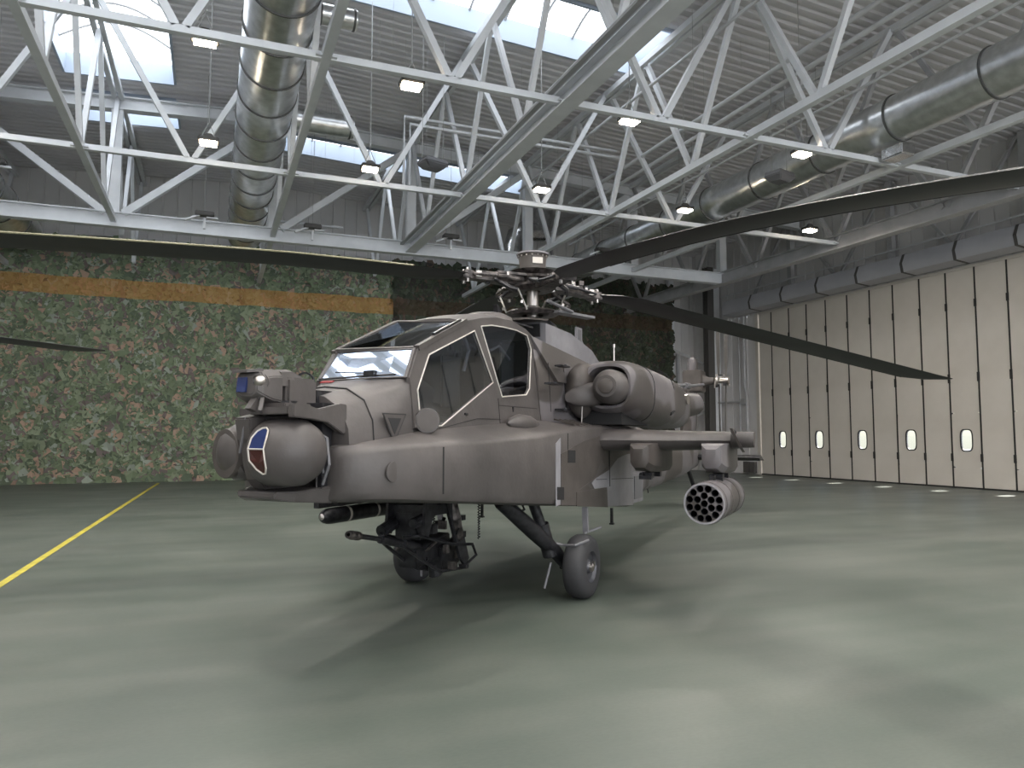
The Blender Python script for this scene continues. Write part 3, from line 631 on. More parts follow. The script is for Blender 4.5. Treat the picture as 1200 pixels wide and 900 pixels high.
# wiper, tag and mirror
part('wiper', B().tube([(3.53,-.40,2.155),(3.52,0,2.165),(3.51,.36,2.17)], .009, 6).box((3.52,.12,2.185),(.05,.10,.05)).tube([(3.53,.12,2.19),(3.5,-.25,2.21)], .006,6), 'black')
o = part('red_tag', B().box((3.585,-.27,2.125),(.04,.12,.008),rot=(0,R(18),0)), 'red'); o['label'] = 'small red tag at the foot of the windshield'
for s in (1,-1):
    for p_, q_ in (((1.95,1.78),(1.93,2.05)),((3.1,1.74),(2.4,1.84)),((2.4,1.84),(1.93,1.84)),((.93,1.80),(.93,2.7)),((1.93,1.98),(1.0,1.98))):
        part('panel_seam', B().bar((p_[0],s*(py(p_[1])+.019),p_[1]),(q_[0],s*(py(q_[1])+.019),q_[1]),.005,.004), 'dark')
    part('latch', B().box((2.62,s*(py(1.86)+.022),1.875),(.05,.012,.02)).box((1.62,s*(py(1.95)+.022),1.95),(.02,.012,.05)), 'black')
part('tow_ring', B().lathe([(-.012,.07),(-.012,.085),(.012,.085),(.012,.07),(-.012,.07)], (3.68,-.42,2.12), (1,.3,0), 20), 'black')
# ---- cheek avionics bays ----
st = [(4.255,.40,1.24,1.53,1.58),(4.24,.46,1.22,1.555,1.60),(4.19,.54,1.213,1.572,1.61),(4.10,.62,1.21,1.585,1.625),(3.9,.72,1.199,1.603,1.65),(3.4,.82,1.152,1.628,1.715),(3.0,.88,1.115,1.634,1.745),(2.0,.95,1.022,1.676,1.798),(1.0,.98,.936,1.762,1.85),(.3,1.0,.876,1.788,1.84),(-.5,1.0,.807,1.798,1.835),(-.98,.99,.765,1.79,1.825)]
for s in (1,-1):
    r_ = []
    for x,yo,z0_,zt_,zi in st:
        P = [(.30,z0_),(yo-.09,z0_),(yo-.03,z0_+.02),(yo,z0_+.07),(yo,zt_-.03),(yo-.02,zt_),(yo-.06,zt_+.015),(max(.36,min(.52,yo-.08)),zi),(.30,zi)]
        r_.append([(x,s*y,z) for y,z in P])
    part('avionics_bay', B().loft(r_), 'paint', smooth=38)
for s in (1,-1):
    def ly(x):
        return float(np.interp(x,[q[0] for q in reversed(st)],[q[1] for q in reversed(st)]))
    def lz(x,i): return float(np.interp(x,[q[0] for q in reversed(st)],[q[i] for q in reversed(st)]))
    def plate(x0, x1, f0, f1, m, nm, th=.008, par=None):
        P = []
        for x, f in ((x0,f0),(x1,f0),(x1,f1),(x0,f1)): P.append((x, s*(ly(x)+.001), lz(x,2)+.07+(lz(x,3)-lz(x,2)-.1)*f))
        return part(nm, B().prism(P,(0,s*th,0)), m, par)
    plate(3.50,3.485,0,1,'dark','panel_seam',.002); plate(1.30,1.285,0,1,'dark','panel_seam',.002)
    for x_ in (3.45,4.0): 
        pass
    part('access_disc', B().lathe([(0,.075),(.008,.075),(.012,.06),(.012,0)], (3.98,s*(ly(3.98)-.004),1.42), (.15,s,0), 24), 'paint', smooth=30)
    # aft panels in other greys
    def poly(P, m, nm, lab=None, th=.008):
        o = part(nm, B().prism([(x, s*(ly(x)+.001), z) for x, z in P],(0,s*th,0)), m)
        if lab: o['label'] = lab
        return o
    poly([(1.61,1.60),(1.49,1.66),(1.50,.995),(1.61,.985)],'lightgrey','access_panel','pale grey narrow access panel',.006)
    poly([(1.48,1.50),(1.34,1.53),(.84,1.63),(.40,1.68),(0,1.60),(-.97,1.462),(-.626,1.449),(-.275,1.408),(.047,1.286),(.523,1.206),(.78,1.155),(.64,1.09),(1.09,1.09),(1.09,.955),(1.485,.985)],'brown','access_panel','dark brown panel with a ragged edge below the wing root',.006)
    poly([(-.971,1.456),(-.626,1.449),(-.275,1.408),(.047,1.286),(.523,1.206),(.636,1.159),(.563,1.093),(.159,1.086),(.132,.864),(-.944,.79)],'lightgrey','access_panel','pale grey panel behind the wheel',.007)
    poly([(1.089,1.09),(.637,1.091),(.159,1.086),(.132,.855),(1.092,.945)],'brown','access_panel','dark brown lower panel',.012)
    poly([(1.308,1.535),(1.114,1.528),(1.117,1.40),(1.31,1.406)],'dark','vent_opening',None,.010); poly([(1.586,1.175),(1.419,1.162),(1.421,1.036),(1.588,1.049)],'dark','vent_opening',None,.010)
    for q in ((-.35,1.20),(.30,1.30)): poly([(.5,q[1]-.004),(-.94,q[1]-.06),(-.94,q[1]-.066),(.5,q[1]-.010)] if q[1] < 1.25 else [(.05,1.6),(.045,1.6),(.045,1.09),(.05,1.09)],'dark','panel_seam',None,.013)
    for k_ in range(4): part('step_rib', B().bar((.95-.16*k_,s*.92,1.80),(.80-.16*k_,s*.62,1.865),.02,.02), 'brown')
    # warning triangles on the nose flank
    T = [(3.83,1.83),(3.59,1.83),(3.71,1.655)]
    for f, m, e in ((1.35,'black2',.004),(1.18,'paint',.006),(.72,'black2',.008)):
        cx = sum(p[0] for p in T)/3; cz = sum(p[1] for p in T)/3
        part('warning_triangle', B().prism([(cx+(x-cx)*f, s*(.492+e*.4), cz+(z-cz)*f) for x,z in T],(0,s*e*.5,0)), m)
    # cylindrical sensor stub on the cheek
    c = part('side_canister', B().lathe([(-.22,.085),(0,.10),(.07,.105),(.085,.098),(.085,0)], (3.32,s*.53,1.80), (.75,s*.66,-.02), 28), 'paint', smooth=40)
    part('end_disc', B().lathe([(.086,.085),(.092,.085),(.092,0)], (3.32,s*.53,1.80), (.75,s*.66,-.02), 28), 'brown', c)
    # small strakes / handles on the flank behind the cockpit
    for x_, z_ in ((.55,2.48),(.55,1.98),(.85,2.26)):
        part('foot_step', B().box((x_,s*.62,z_),(.24,.10,.018)).bar((x_-.1,s*.60,z_+.01),(x_+.02,s*.66,z_+.01),.03,.02), 'black')
    for x_ in (.82,.35): part('panel_seam', B().bar((x_,s*.588,1.95),(x_,s*.555,2.5),.006,.006), 'dark')
    part('shoulder_fairing', B().prism([(.95,s*.40,2.80),(-.9,s*.60,2.56),(-.9,s*.66,2.30),(.6,s*.585,2.30)],(0,-s*.12,0)), 'paint2')
    part('blister', B().lathe([(-.34,.0),(-.28,.05),(-.1,.09),(.12,.10),(.28,.06),(.36,0)], (1.62,s*.62,1.80), (1,0,0), 16), 'paint', smooth=60)
    # ---- engine nacelle ----
    ex = []
    for x, y, z, ry, rz in ((.22,1.05,2.26,.28,.26),(.16,1.05,2.26,.325,.30),(0,1.05,2.25,.355,.325),(-.5,1.05,2.22,.385,.355),(-1.2,1.06,2.17,.41,.365),(-2.0,1.07,2.13,.39,.35),(-2.6,1.05,2.10,.35,.31),(-2.85,1.02,2.10,.24,.22)):
        rg = []
        for i in range(28):
            a = 2*PI*i/28; c_, s_ = math.cos(a), math.sin(a); e = .72
            rg.append((x, s*(y+math.copysign(abs(c_)**e,c_)*ry), z+math.copysign(abs(s_)**e,s_)*rz))
        ex.append(rg)
    # intake lip turned inwards
    inner = [[(p[0]+dx, s*(1.05)+(p[1]-s*1.05)*f, 2.26+(p[2]-2.26)*f) for p in ex[0]] for dx, f in ((.0,.90),(-.12,.80),(-.5,.75))]
    nc = part('engine_nacelle', B().loft(list(reversed(inner))+ex), 'paint2', smooth=50)
    part('intake_throat', B().lathe([(0,.22),(.01,0)], (-.35,s*1.05,2.22), (1,0,0), 24), 'dark', nc)
    gb = part('nose_gearbox', B().lathe([(-.5,.18),(-.1,.20),(.10,.20),(.17,.17),(.20,.13),(.22,.125),(.22,0)], (.24,s*1.11,2.245), (1,0,0), 32), 'paint', smooth=45)
    part('gearbox_cap', B().lathe([(.0,.085),(.02,.085),(.03,.07),(.03,0)], (.46,s*1.11,2.245), (1,0,0), 24), 'brown', gb, smooth=40)
    part('inlet_fairing', B().loft([[(x, s*(y+ry*math.cos(2*PI*i/20)), z+rz*math.sin(2*PI*i/20)) for i in range(20)] for x,y,z,ry,rz in ((.40,.70,2.22,.02,.03),(.36,.70,2.22,.12,.26),(.2,.70,2.22,.15,.33),(-.4,.7,2.22,.16,.34))]), 'brown', smooth=60)
    part('gearbox_strut', B().loft([[(x, s*(y+ry*math.cos(2*PI*i/16)), z+rz*math.sin(2*PI*i/16)) for i in range(16)] for x,y,z,ry,rz in ((.46,.66,2.13,.05,.06),(.42,.76,2.14,.10,.12),(.30,.86,2.16,.12,.14),(.1,.9,2.18,.12,.14))]), 'paint', smooth=60)
    part('exhaust_duct', B().lathe([(0,.22),(.35,.20),(.75,.17),(.75,.13),(.4,.12)], (-2.5,s*1.05,2.1), (-1,s*.42,.12), 24), 'paint2', smooth=50)
    part('exhaust_port', B().lathe([(0,.07),(.06,.07),(.06,0)], (-2.1,s*1.42,2.20), (.1,s,0), 16), 'steel')
    for x_, dx in ((-.35,.0),(-1.35,.0)):
        P = []
        for i in range(-5,8):
            a = i/14*PI*1.0; P.append((x_+.0, s*(1.055+.405*math.copysign(abs(math.cos(a))**.72,math.cos(a))), 2.20+.37*math.copysign(abs(math.sin(a))**.72,math.sin(a)) if a else 2.22))
        part('panel_seam', B().tube(P,.005,4), 'dark', nc)
    part('vent_slot', B().box((-1.3,s*1.44,2.0),(.22,.03,.04),rot=(0,R(15),0)), 'dark')
    part('engine_mount_bay', B().box((-.45,s*.93,1.90),(1.1,.50,.17)), 'dark')  # near-black box stands in for the shade between nacelle and wing
    # ---- wing ----
    wr_ = []
    for y, xl, c, z, th in ((.85,.40,1.15,1.635,.27),(1.6,.28,1.10,1.63,.24),(2.40,.12,1.02,1.63,.20),(2.48,.08,.95,1.63,.17)):
        P = [(0,0),(.03,.5),(.12,.85),(.35,1),(.7,.7),(1,.12),(1,-.12),(.7,-.7),(.35,-1),(.12,-.85),(.03,-.5)]
        wr_.append([(xl-c*u_, s*y, z+w_*th/2) for u_, w_ in P])
    part('wing', B().loft(wr_), 'paint', smooth=50)
    wt = part('wing_tip_pod', B().lathe([(0,.0),(0,.085),(.22,.09),(.24,.085)], (.10,s*2.66,1.64), (0,-s,0), 20), 'paint', smooth=50)
    part('tip_bracket', B().prism([(.35,s*2.44,1.76),(.1,s*2.42,1.76),(-.1,s*2.50,1.50),(.25,s*2.52,1.56)],(0,s*.03,0)), 'brown')
    part('tip_light', B().lathe([(0,.03),(.05,.025),(.07,0)], (.20,s*2.46,1.72), (1,0,.2), 12), 'black')
    # ---- pylons ----
    for y in (1.52,2.29):
        rg = []
        for x, w_, zt_, zb_ in ((.62,.05,1.54,1.40),(.58,.10,1.58,1.34),(.45,.125,1.60,1.30),(.0,.12,1.60,1.27),(-.55,.09,1.6,1.27),(-.8,.03,1.6,1.36)):
            P = [(w_,zt_),(w_,zb_+.06),(w_*.6,zb_),(-w_*.6,zb_),(-w_,zb_+.06),(-w_,zt_)]
            rg.append([(x+.0, s*y+a_, z_) for a_, z_ in P])
        pl = part('weapon_pylon', B().loft(rg), 'paint2' if y > 2 else 'brown', smooth=35, bevel=.0)
        part('rack_hook', B().box((.2,s*y,1.24),(.08,.10,.06)).box((-.15,s*y,1.24),(.08,.10,.06)).bar((.3,s*y-.06,1.25),(-.3,s*y-.06,1.25),.025,n=8).box((.33,s*y,1.22),(.05,.14,.04)), 'black', pl)
    # ---- main gear ----
    yw = 1.03
    wh = part('main_wheel', B().lathe([(-.11,.16),(-.115,.24),(-.10,.30),(-.06,.325),(0,.330),(.06,.325),(.10,.30),(.115,.24),(.11,.16)], (1.06,s*yw,.325), (0,1,0), 40), 'rubber', smooth=50)
    part('rim', B().lathe([(-.10,.0),(-.10,.06),(-.06,.08),(-.07,.15),(-.108,.17),(.108,.17),(.07,.15),(.05,.08),(.10,.06),(.10,0)], (1.06,s*yw,.325), (0,1,0), 28), 'rim', wh, smooth=35)
    part('hub_cap', B().lathe([(0,.05),(.03,.045),(.04,0)], (1.06,s*(yw+.095),.325), (0,s,0), 10).box((1.06,s*(yw+.13),.36),(.03,.03,.05)), 'steel', wh)
    part('gear_arm', B().tube([(2.0,s*.55,1.05),(1.55,s*.70,.72),(1.22,s*.80,.48),(1.1,s*.86,.34)], [.075,.085,.075,.06], 10), 'black', smooth=60)
    part('shock_strut', B().tube([(1.52,s*.66,1.05),(1.40,s*.72,.75)], .055, 12).tube([(1.40,s*.72,.78),(1.30,s*.77,.45)], .075, 12), 'black', smooth=60)
    part('axle', B().bar((1.08,s*.80,.33),(1.06,s*1.0,.325),.05,n=12), 'black')
    part('tow_bar_guard', B().tube([(1.32,s*.75,.60),(1.26,s*.9,.56),(1.30,s*1.05,.57),(1.20,s*1.16,.62)], .014, 6), 'metalgrey')
    part('tie_down_leg', B().tube([(1.30,s*.78,.38),(1.38,s*.74,.13)], .014, 6), 'metalgrey')
    # mud step under the bay
    part('entry_step', B().bar((.68,s*.93,.9),(.66,s*.93,.62),.035,.06).bar((.72,s*.93,.62),(.42,s*1.02,.66),.02,.02), 'lightgrey')
    part('drain_mast', B().bar((-.35,s*.9,.8),(-.35,s*.9,.62),.03,.03).box((-.35,s*.9,.61),(.05,.05,.02)), 'black')
# rear box of port bay
o = part('rear_bay_box', B().box((-1.3,.86,1.0),(.5,.20,.40)), 'lightgrey', bevel=.01); part('vent_grille', B().box((-1.3,.965,1.0),(.36,.012,.30)), 'metalgrey', o)
# ---- transmission doghouse ----
b = B().loft([[(x,w,zb_),(x,w,zt_),(x,w*.5,zt_+.05),(x,-w*.5,zt_+.05),(x,-w,zt_),(x,-w,zb_)] for x,w,zb_,zt_ in ((.52,.40,2.6,3.00),(-.3,.40,2.55,2.98),(-1.2,.36,2.5,2.86),(-2.2,.25,2.4,2.6))]); part('transmission_fairing', b, 'lightgrey', smooth=30)
part('fairing_opening', B().box((.53,0,2.92),(.02,.66,.15)), 'dark'); part('cowl_lip', B().prism([(.95,.36,2.99),(.5,.42,3.03),(.5,-.42,3.03),(.95,-.36,2.99)],(0,0,.02)), 'brown')
b = B().prism([(-.78,.30,2.80),(-.98,.30,2.80),(-.98,.30,3.14),(-.78,.30,3.14)],(0,-.03,0)); o = part('upper_fin', b, 'lightgrey'); part('fin_inset', B().box((-.87,.305,3.03),(.10,.01,.16)), 'metalgrey', o)
part('fin_brace', B().prism([(-.98,.30,2.78),(-1.25,.30,2.78),(-.98,.30,2.98)],(0,-.03,0)), 'lightgrey')
part('blade_antenna', B().bar((-.35,.95,2.60),(-.35,.95,2.80),.010,n=8).lathe([(0,.018),(.04,.018),(.04,0)],(-.35,.95,2.78),(0,0,1),10), 'steel')
part('whip_antenna', B().tube([(.42,.80,1.8),(.40,.80,2.02)], .005, 5), 'steel')
# ---- sensor turrets ----
# drum turret: two side drums on a cross axis with a central yoke
TXc, TZc, TR = 4.545, 1.565, .235
tr = part('sight_turret', B().lathe([(.02,.17),(.02,.215),(.07,TR),(.20,TR),(.30,.222),(.37,.185),(.42,.125),(.445,.05),(.448,0)], (TXc,.02,TZc), (0,1,0), 44), 'paint', smooth=50)
# sensor window on the front of the drum, following its curve
def arc(a, y, d=.004): a = R(a); return (TXc+(TR+d)*math.cos(a), y, TZc+(TR+d)*math.sin(a))
up_ = [(6,.085),(24,.095),(36,.12),(42,.15),(43,.18),(38,.21),(24,.225),(6,.22)]
lo_w = [(6,.085),(6,.22),(-10,.23),(-24,.228),(-34,.205),(-35,.18),(-26,.14),(-12,.095)]
def fan(P, d): 
    c = (sum(p[0] for p in P)/len(P), sum(p[1] for p in P)/len(P)); return B().add([arc(*c,d)]+[arc(*p,d) for p in P], [(0,i+1,(i+1)%len(P)+1) for i in range(len(P))])
u1 = part('sensor_window', fan(up_,.006), 'blueglass', tr); u1['label'] = 'blue upper sensor window'
u2 = part('sensor_window', fan(lo_w,.006), 'redglass', tr); u2['label'] = 'dark red lower sensor window'
for P in (up_, lo_w): part('window_rim', B().tube([arc(*p,.008) for p in P+P[:1]], .006, 6), 'seal', tr)
ts = part('night_sight_turret', B().lathe([(.0,.15),(.0,.19),(.03,.205),(.16,.205),(.22,.18),(.25,.12),(.25,0)], (4.48,-.12,TZc), (0,-1,0), 40), 'paint', smooth=50)
part('sensor_disc', B().lathe([(-.20,.16),(.0,.175),(.014,.17),(.014,0)], (4.625,-.275,TZc-.01), (.97,-.24,0), 36), 'brown', ts, smooth=40)
yk = part('turret_yoke', B().loft([[(TXc+dx, y, z) for dx, z in ((-.24,1.77),(.02,1.79),(.10,1.76),(.125,1.66),(.11,1.50),(.07,1.38),(.0,1.31),(-.24,1.31))] for y in (-.10,.02)]), 'paint', smooth=25, bevel=.008)
part('yoke_housing', B().box((TXc+.09,-.045,1.735),(.15,.14,.16),rot=(0,R(12),0)), 'paint', yk, bevel=.012)
part('yoke_rib', B().bar((TXc+.165,-.02,1.80),(TXc+.15,-.08,1.56),.012), 'metalgrey', yk)
part('chin_shelf', B().loft([[(x,w,z1),(x,w*.9,z0_),(x,-w*.9,z0_),(x,-w,z1)] for x,w,z0_,z1 in ((4.62,.18,1.255,1.30),(4.50,.26,1.225,1.30),(4.2,.36,1.20,1.33))]), 'paint', bevel=.01)
part('turret_bearing', B().lathe([(0,.20),(.25,.22),(.28,.30)], (4.56,0,1.565), (-1,0,0), 24).box((4.27,0,1.6),(.10,.62,.62)), 'black')
for s in (1,-1):
    part('hydraulic_line', B().tube([(4.36,s*.22,1.74),(4.33,s*.36,1.66),(4.35,s*.40,1.48),(4.33,s*.33,1.34)], .012, 6).tube([(4.36,s*.2,1.70),(4.36,s*.33,1.58),(4.36,s*.36,1.42)], .009, 6), 'metalgrey')
    part('shroud_arm', B().prism([(x,s*.34,z) for x,z in (((4.70,1.885),(4.70,1.80),(4.52,1.79)) if s > 0 else ((4.38,1.87),(4.38,1.80)))+((4.36,1.77),(4.19,1.69),(4.15,1.70),(4.15,1.90),(4.22,1.905))+(((4.45,1.86),(4.56,1.885)) if s > 0 else ((4.30,1.88),))],(0,s*.05,0)), 'paint', bevel=.006)
part('shroud_platform', B().box((4.52,.17,1.845),(.36,.34,.05)).box((4.35,-.05,1.845),(.3,.5,.05)).box((4.50,.10,1.885),(.26,.30,.03)), 'paint', bevel=.006)
part('shroud_tip', B().prism([(4.68,.02,1.83),(4.76,.02,1.86),(4.70,.02,1.94),(4.66,.02,1.93)],(0,.05,0)).bar((4.68,.10,1.93),(4.74,.14,1.84),.025), 'paint')
# upper night vision turret
pn = part('night_vision_turret', B().loft([[(x,w,z0_),(x,w,z1-.05),(x,w*.7,z1),(x,-w*.7,z1),(x,-w,z1-.05),(x,-w,z0_),(x,-w*.5,z0_-.03),(x,w*.5,z0_-.03)] for x,w,z0_,z1 in ((4.73,.09,1.98,2.09),(4.70,.125,1.95,2.115),(4.62,.14,1.92,2.13),(4.54,.15,1.91,2.135))]), 'paint', smooth=30, bevel=.008)
part('turret_visor', B().prism([(4.70,.12,2.11),(4.77,.04,2.10),(4.77,-.09,2.10),(4.70,-.12,2.11)],(0,0,.018)), 'paint', pn)
part('sensor_window', B().box((4.738,-.03,2.02),(.015,.08,.10),rot=(0,R(-8),0)), 'blueglass', pn)
part('lens_ball', B().lathe([(-.12,.05),(-.02,.05),(.02,.04),(.04,.015),(.042,0)], (4.70,.085,2.045), (1,.35,0), 20), 'steel', pn, smooth=60)
part('lens_barrel', B().lathe([(-.16,.068),(.0,.06),(0,.046)], (4.69,.085,2.04), (1,.35,0), 20), 'paint', pn, smooth=60)
part('turret_housing', B().box((4.36,0,1.985),(.31,.33,.20)), 'paint', pn, bevel=.02)
part('housing_dome', B().loft([[(x,w,2.02),(x,w*.9,z1-.02),(x,w*.5,z1),(x,-w*.5,z1),(x,-w*.9,z1-.02),(x,-w,2.02)] for x,w,z1 in ((4.55,.15,2.135),(4.44,.155,2.145),(4.34,.14,2.12),(4.27,.12,2.06))]), 'paint', pn, smooth=30)
part('turret_base', B().lathe([(0,.16),(.06,.17)], (4.45,0,1.86), (0,0,1), 24).box((4.1,0,1.94),(.2,.30,.14)), 'black')
# ---- chin gun ----
gun = part('gun_receiver', B().box((2.35,-.08,.60),(.62,.20,.18),rot=(0,R(8),0)).box((2.10,-.08,.52),(.35,.26,.24),rot=(0,R(8),0)), 'black', bevel=.01)
part('gun_barrel', B().tube([(2.6,.0,.66),(3.35,.12,.83)], .036, 14).tube([(3.35,.12,.83),(3.78,.19,.915)], .021, 12), 'black', gun, smooth=60)
part('muzzle_brake', B().lathe([(-.02,.022),(.0,.034),(.05,.036),(.06,.030),(.09,.036),(.13,.036),(.17,.028),(.17,.015)], (3.72,.180,.903), (.97,.17,.19), 16), 'hub', gun, smooth=40)
part('recoil_sleeve', B().tube([(2.72,.02,.68),(2.95,.06,.74)], .05, 14), 'black', gun, smooth=60)
for s in (1,-1):
    part('gun_cradle', B().prism([(2.42,s*.20-.05,1.1),(2.22,s*.20-.05,1.1),(1.95,s*.20-.05,.48),(2.03,s*.20-.05,.42),(2.12,s*.20-.05,.50)],(0,.03,0)).prism([(2.75,s*.20-.05,1.1),(2.55,s*.20-.05,1.1),(2.70,s*.20-.05,.78),(2.78,s*.20-.05,.80)],(0,.03,0)), 'black', gun)
    part('gun_guard_tube', B().tube([(3.0,s*.10,.80),(2.85,s*.22-.04,.80),(2.3,s*.24-.04,.66),(1.85,s*.20-.04,.60),(1.75,s*.15,.48),(1.95,s*.13,.40)], .016, 6).tube([(3.05,s*.08,.76),(2.55,s*.13,.48),(2.40,s*.13,.42),(1.9,s*.13,.38)], .016, 6), 'black', gun)
    part('spring_hose', B().tube([(1.9+.01*math.cos(i*1.6), s*.26+.012*math.sin(i*1.6), 1.05-.0065*i) for i in range(60)], .006, 5), 'black', gun)
part('feed_chute', B().tube([(2.25,.14,1.08),(2.22,.18,.9),(2.14,.16,.72),(2.05,.06,.60)], .055, 8), 'hub', gun)
part('gun_mount_frame', B().box((2.42,-.05,1.0),(.50,.44,.10)).box((2.62,-.05,.86),(.12,.30,.24)).bar((2.7,-.2,.88),(2.9,-.2,.82),.06,n=10).bar((2.6,.12,.95),(2.85,.10,.9),.05,n=10), 'black', gun, bevel=.008)
for i in range(26):
    q = rng.uniform((1.95,-.26,.42),(2.75,.22,.98)); d = rng.uniform(-.16,.16,3)
    part('gun_fitting', (B().bar(q, q+d, rng.uniform(.008,.02), n=6) if i % 2 else B().box(q, rng.uniform(.03,.09,3))), 'hub' if i % 3 == 0 else 'black', gun)
part('case_ejector', B().lathe([(0,.05),(.12,.07),(.12,.0)], (2.25,-.05,.46), (-.4,0,-1), 12), 'black', gun)
part('electric_drive', B().bar((2.05,-.22,.62),(2.35,-.22,.60),.07,n=14), 'black', gun)
# ---- main rotor ----
part('mast_base', B().lathe([(0,.34),(.08,.30),(.16,.20),(.18,.12)], (0,0,2.98), (0,0,1), 28), 'black', smooth=45)
part('rotor_mast', B().lathe([(0,.075),(.75,.075)], (0,0,3.0), (0,0,1), 24).lathe([(0,.10),(.03,.10),(.05,.085)], (0,0,3.26), (0,0,1), 24), 'steel', smooth=50)
sw = part('swashplate', B().lathe([(0,.14),(0,.30),(.03,.34),(.06,.30),(.07,.14)], (0,0,3.19), (0,0,1), 28), 'hub', smooth=35)
part('swashplate_stay', B().box((-.25,.45,3.21),(.7,.14,.03),rot=(0,0,R(-20))).bar((-.1,.5,3.22),(.35,.35,3.30),.02,n=8), 'metalgrey', sw)
hub = part('rotor_hub', B().lathe([(0,.10),(.0,.24),(.04,.30),(.07,.27),(.10,.16),(.18,.15),(.22,.24),(.25,.28),(.27,.18)], (0,0,3.50), (0,0,1), 32), 'hub', smooth=35)
part('mast_drum', B().lathe([(0,.13),(.03,.165),(.16,.172),(.20,.172),(.205,.19),(.235,.19),(.245,.18),(.26,.08),(.262,0)], (0,0,3.745), (0,0,1), 36), 'brown', hub, smooth=35)
part('drum_flange', B().lathe([(0,.17),(0,.205),(.018,.205),(.025,.17)], (0,0,3.965), (0,0,1), 36), 'lightgrey', hub, smooth=35)
part('drum_plate', B().box((.125,.125,3.865),(.012,.13,.075),rot=(0,0,R(40))), 'seal', hub)
for i in range(16): a = 2*PI*i/16; part('flange_bolt', B().lathe([(0,.012),(.015,.012),(.015,0)], (.186*math.cos(a),.186*math.sin(a),3.945), (0,0,-1), 6), 'steel', hub)
zfs = {139.6: (lambda r: 3.635-.143*r, R(-3)), 319.6: (lambda r: 3.61+.025*min(r,3)-.0035*r*r, R(3)), 49.6: (lambda r: 3.53-.0147*r*r, R(4)), 229.6: (lambda r: 3.62-.0118*r*r, R(3))}
names = {139.6:'blade pointing right towards the folding door',319.6:'blade pointing left out of the picture',49.6:'blade pointing right and towards the camera',229.6:'blade pointing away behind the canopy'}
for az, (zf, pc) in zfs.items():
    bl = part('rotor_blade', blade_mesh(.90, 7.32, zf, pc), 'blade', smooth=45); bl.rotation_euler = (0,0,R(az)); bl['label'] = names[az]
    def lead(r): return (r, .16*math.cos(pc), zf(r)+.16*math.sin(pc)+.004)
    part('abrasion_strip', B().tube([lead(1.6+5.2*i/12) for i in range(13)], .011, 6), 'blade_edge' if az == 319.6 else 'black', bl)  # left-pointing blade gets the painted highlight, the others stay black
    z1, z2 = zf(.25), zf(1.2)
    gr = part('blade_grip', B().loft([[(r,w,z+h/2),(r,w,z-h/2),(r,-w,z-h/2),(r,-w,z+h/2)] for r,w,z,h in ((.15,.09,3.60,.12),(.35,.11,zf(.35),.11),(.62,.10,zf(.62),.09),(.80,.085,zf(.8),.08),(.84,.11,zf(.84),.10),(.96,.11,zf(.96),.10))]), 'hub', bl, bevel=.012)
    part('strap_pack', B().prism([(.16,-.16,3.66),(.50,-.05,zf(.5)+.07),(.50,.05,zf(.5)+.07),(.16,.16,3.66)],(0,0,.03)).box((.62,0,zf(.62)+.06),(.26,.10,.025)), 'hub', bl)
    for sy in (1,-1):
        part('lag_damper', B().bar((.26,sy*.15,3.60),(.55,sy*.17,zf(.55)),.03,n=10).bar((.55,sy*.17,zf(.55)),(.85,sy*.13,zf(.85)),.018,n=8), 'black' if sy < 0 else 'hub', bl)
        part('grip_bolt', B().lathe([(-.01,.022),(.15,.022),(.165,.015),(.165,0)], (.90,sy*.07,zf(.9)-.08), (0,0,1), 10).box((.78,sy*.12,zf(.78)+.01),(.07,.04,.07)), 'steel', bl)
    part('pitch_horn', B().tube([(.55,.10,zf(.55)-.03),(.42,.26,3.47),(.34,.30,3.44)], .03, 8), 'black', bl)
    part('pitch_link', B().bar((.34,.30,3.46),(.20,.26,3.22),.013,n=8).lathe([(0,.024),(.03,.024)],(.28,.28,3.32),(-.1,0,-1),8), 'steel', bl)
    for q in range(7): part('hub_fitting', B().box((rng.uniform(.2,.8), rng.uniform(-.12,.12), zf(.5)+rng.uniform(-.06,.12)), rng.uniform(.02,.07,3)), ['steel','hub','black'][q % 3], bl)
part('scissor_link', B().bar((-.30,.20,3.24),(-.42,.34,3.36),.025,n=8).bar((-.42,.34,3.36),(-.2,.2,3.50),.025,n=8), 'hub')
# ---- tail ----
part('tail_fin', B().loft([[(xl,0,z),(xl-.12*c,w,z),(xl-.4*c,w*1.1,z),(xl-c,.01,z),(xl-c,-.01,z),(xl-.4*c,-w*1.1,z),(xl-.12*c,-w,z)] for xl,c,z,w in ((-8.1,1.5,1.40,.11),(-8.45,1.35,2.0,.11),(-8.95,1.05,3.0,.10),(-9.2,.85,3.50,.08),(-9.35,.6,3.58,.04))]), 'paint2', smooth=50)
part('tail_gearbox', B().lathe([(-.02,.16),(.1,.19),(.30,.17),(.40,.10),(.55,.08)], (-9.2,0,2.98), (0,1,0), 20).box((-9.15,.1,2.98),(.6,.42,.5)), 'brown', smooth=50, bevel=.02)
tl = part('tail_rotor_hub', B().lathe([(0,.07),(.05,.12),(.10,.12),(.12,.06),(.26,.06),(.27,.10),(.34,.10),(.36,.0)], (-9.2,.55,2.98), (0,1,0), 18), 'steel', smooth=45)
for i in range(14): 
    a = rng.uniform(0,2*PI); part('hub_fitting', B().box((-9.2+.13*math.cos(a), .55+rng.uniform(0,.34), 2.98+.13*math.sin(a)), rng.uniform(.03,.08,3)), 'steel' if i % 2 else 'black', tl)
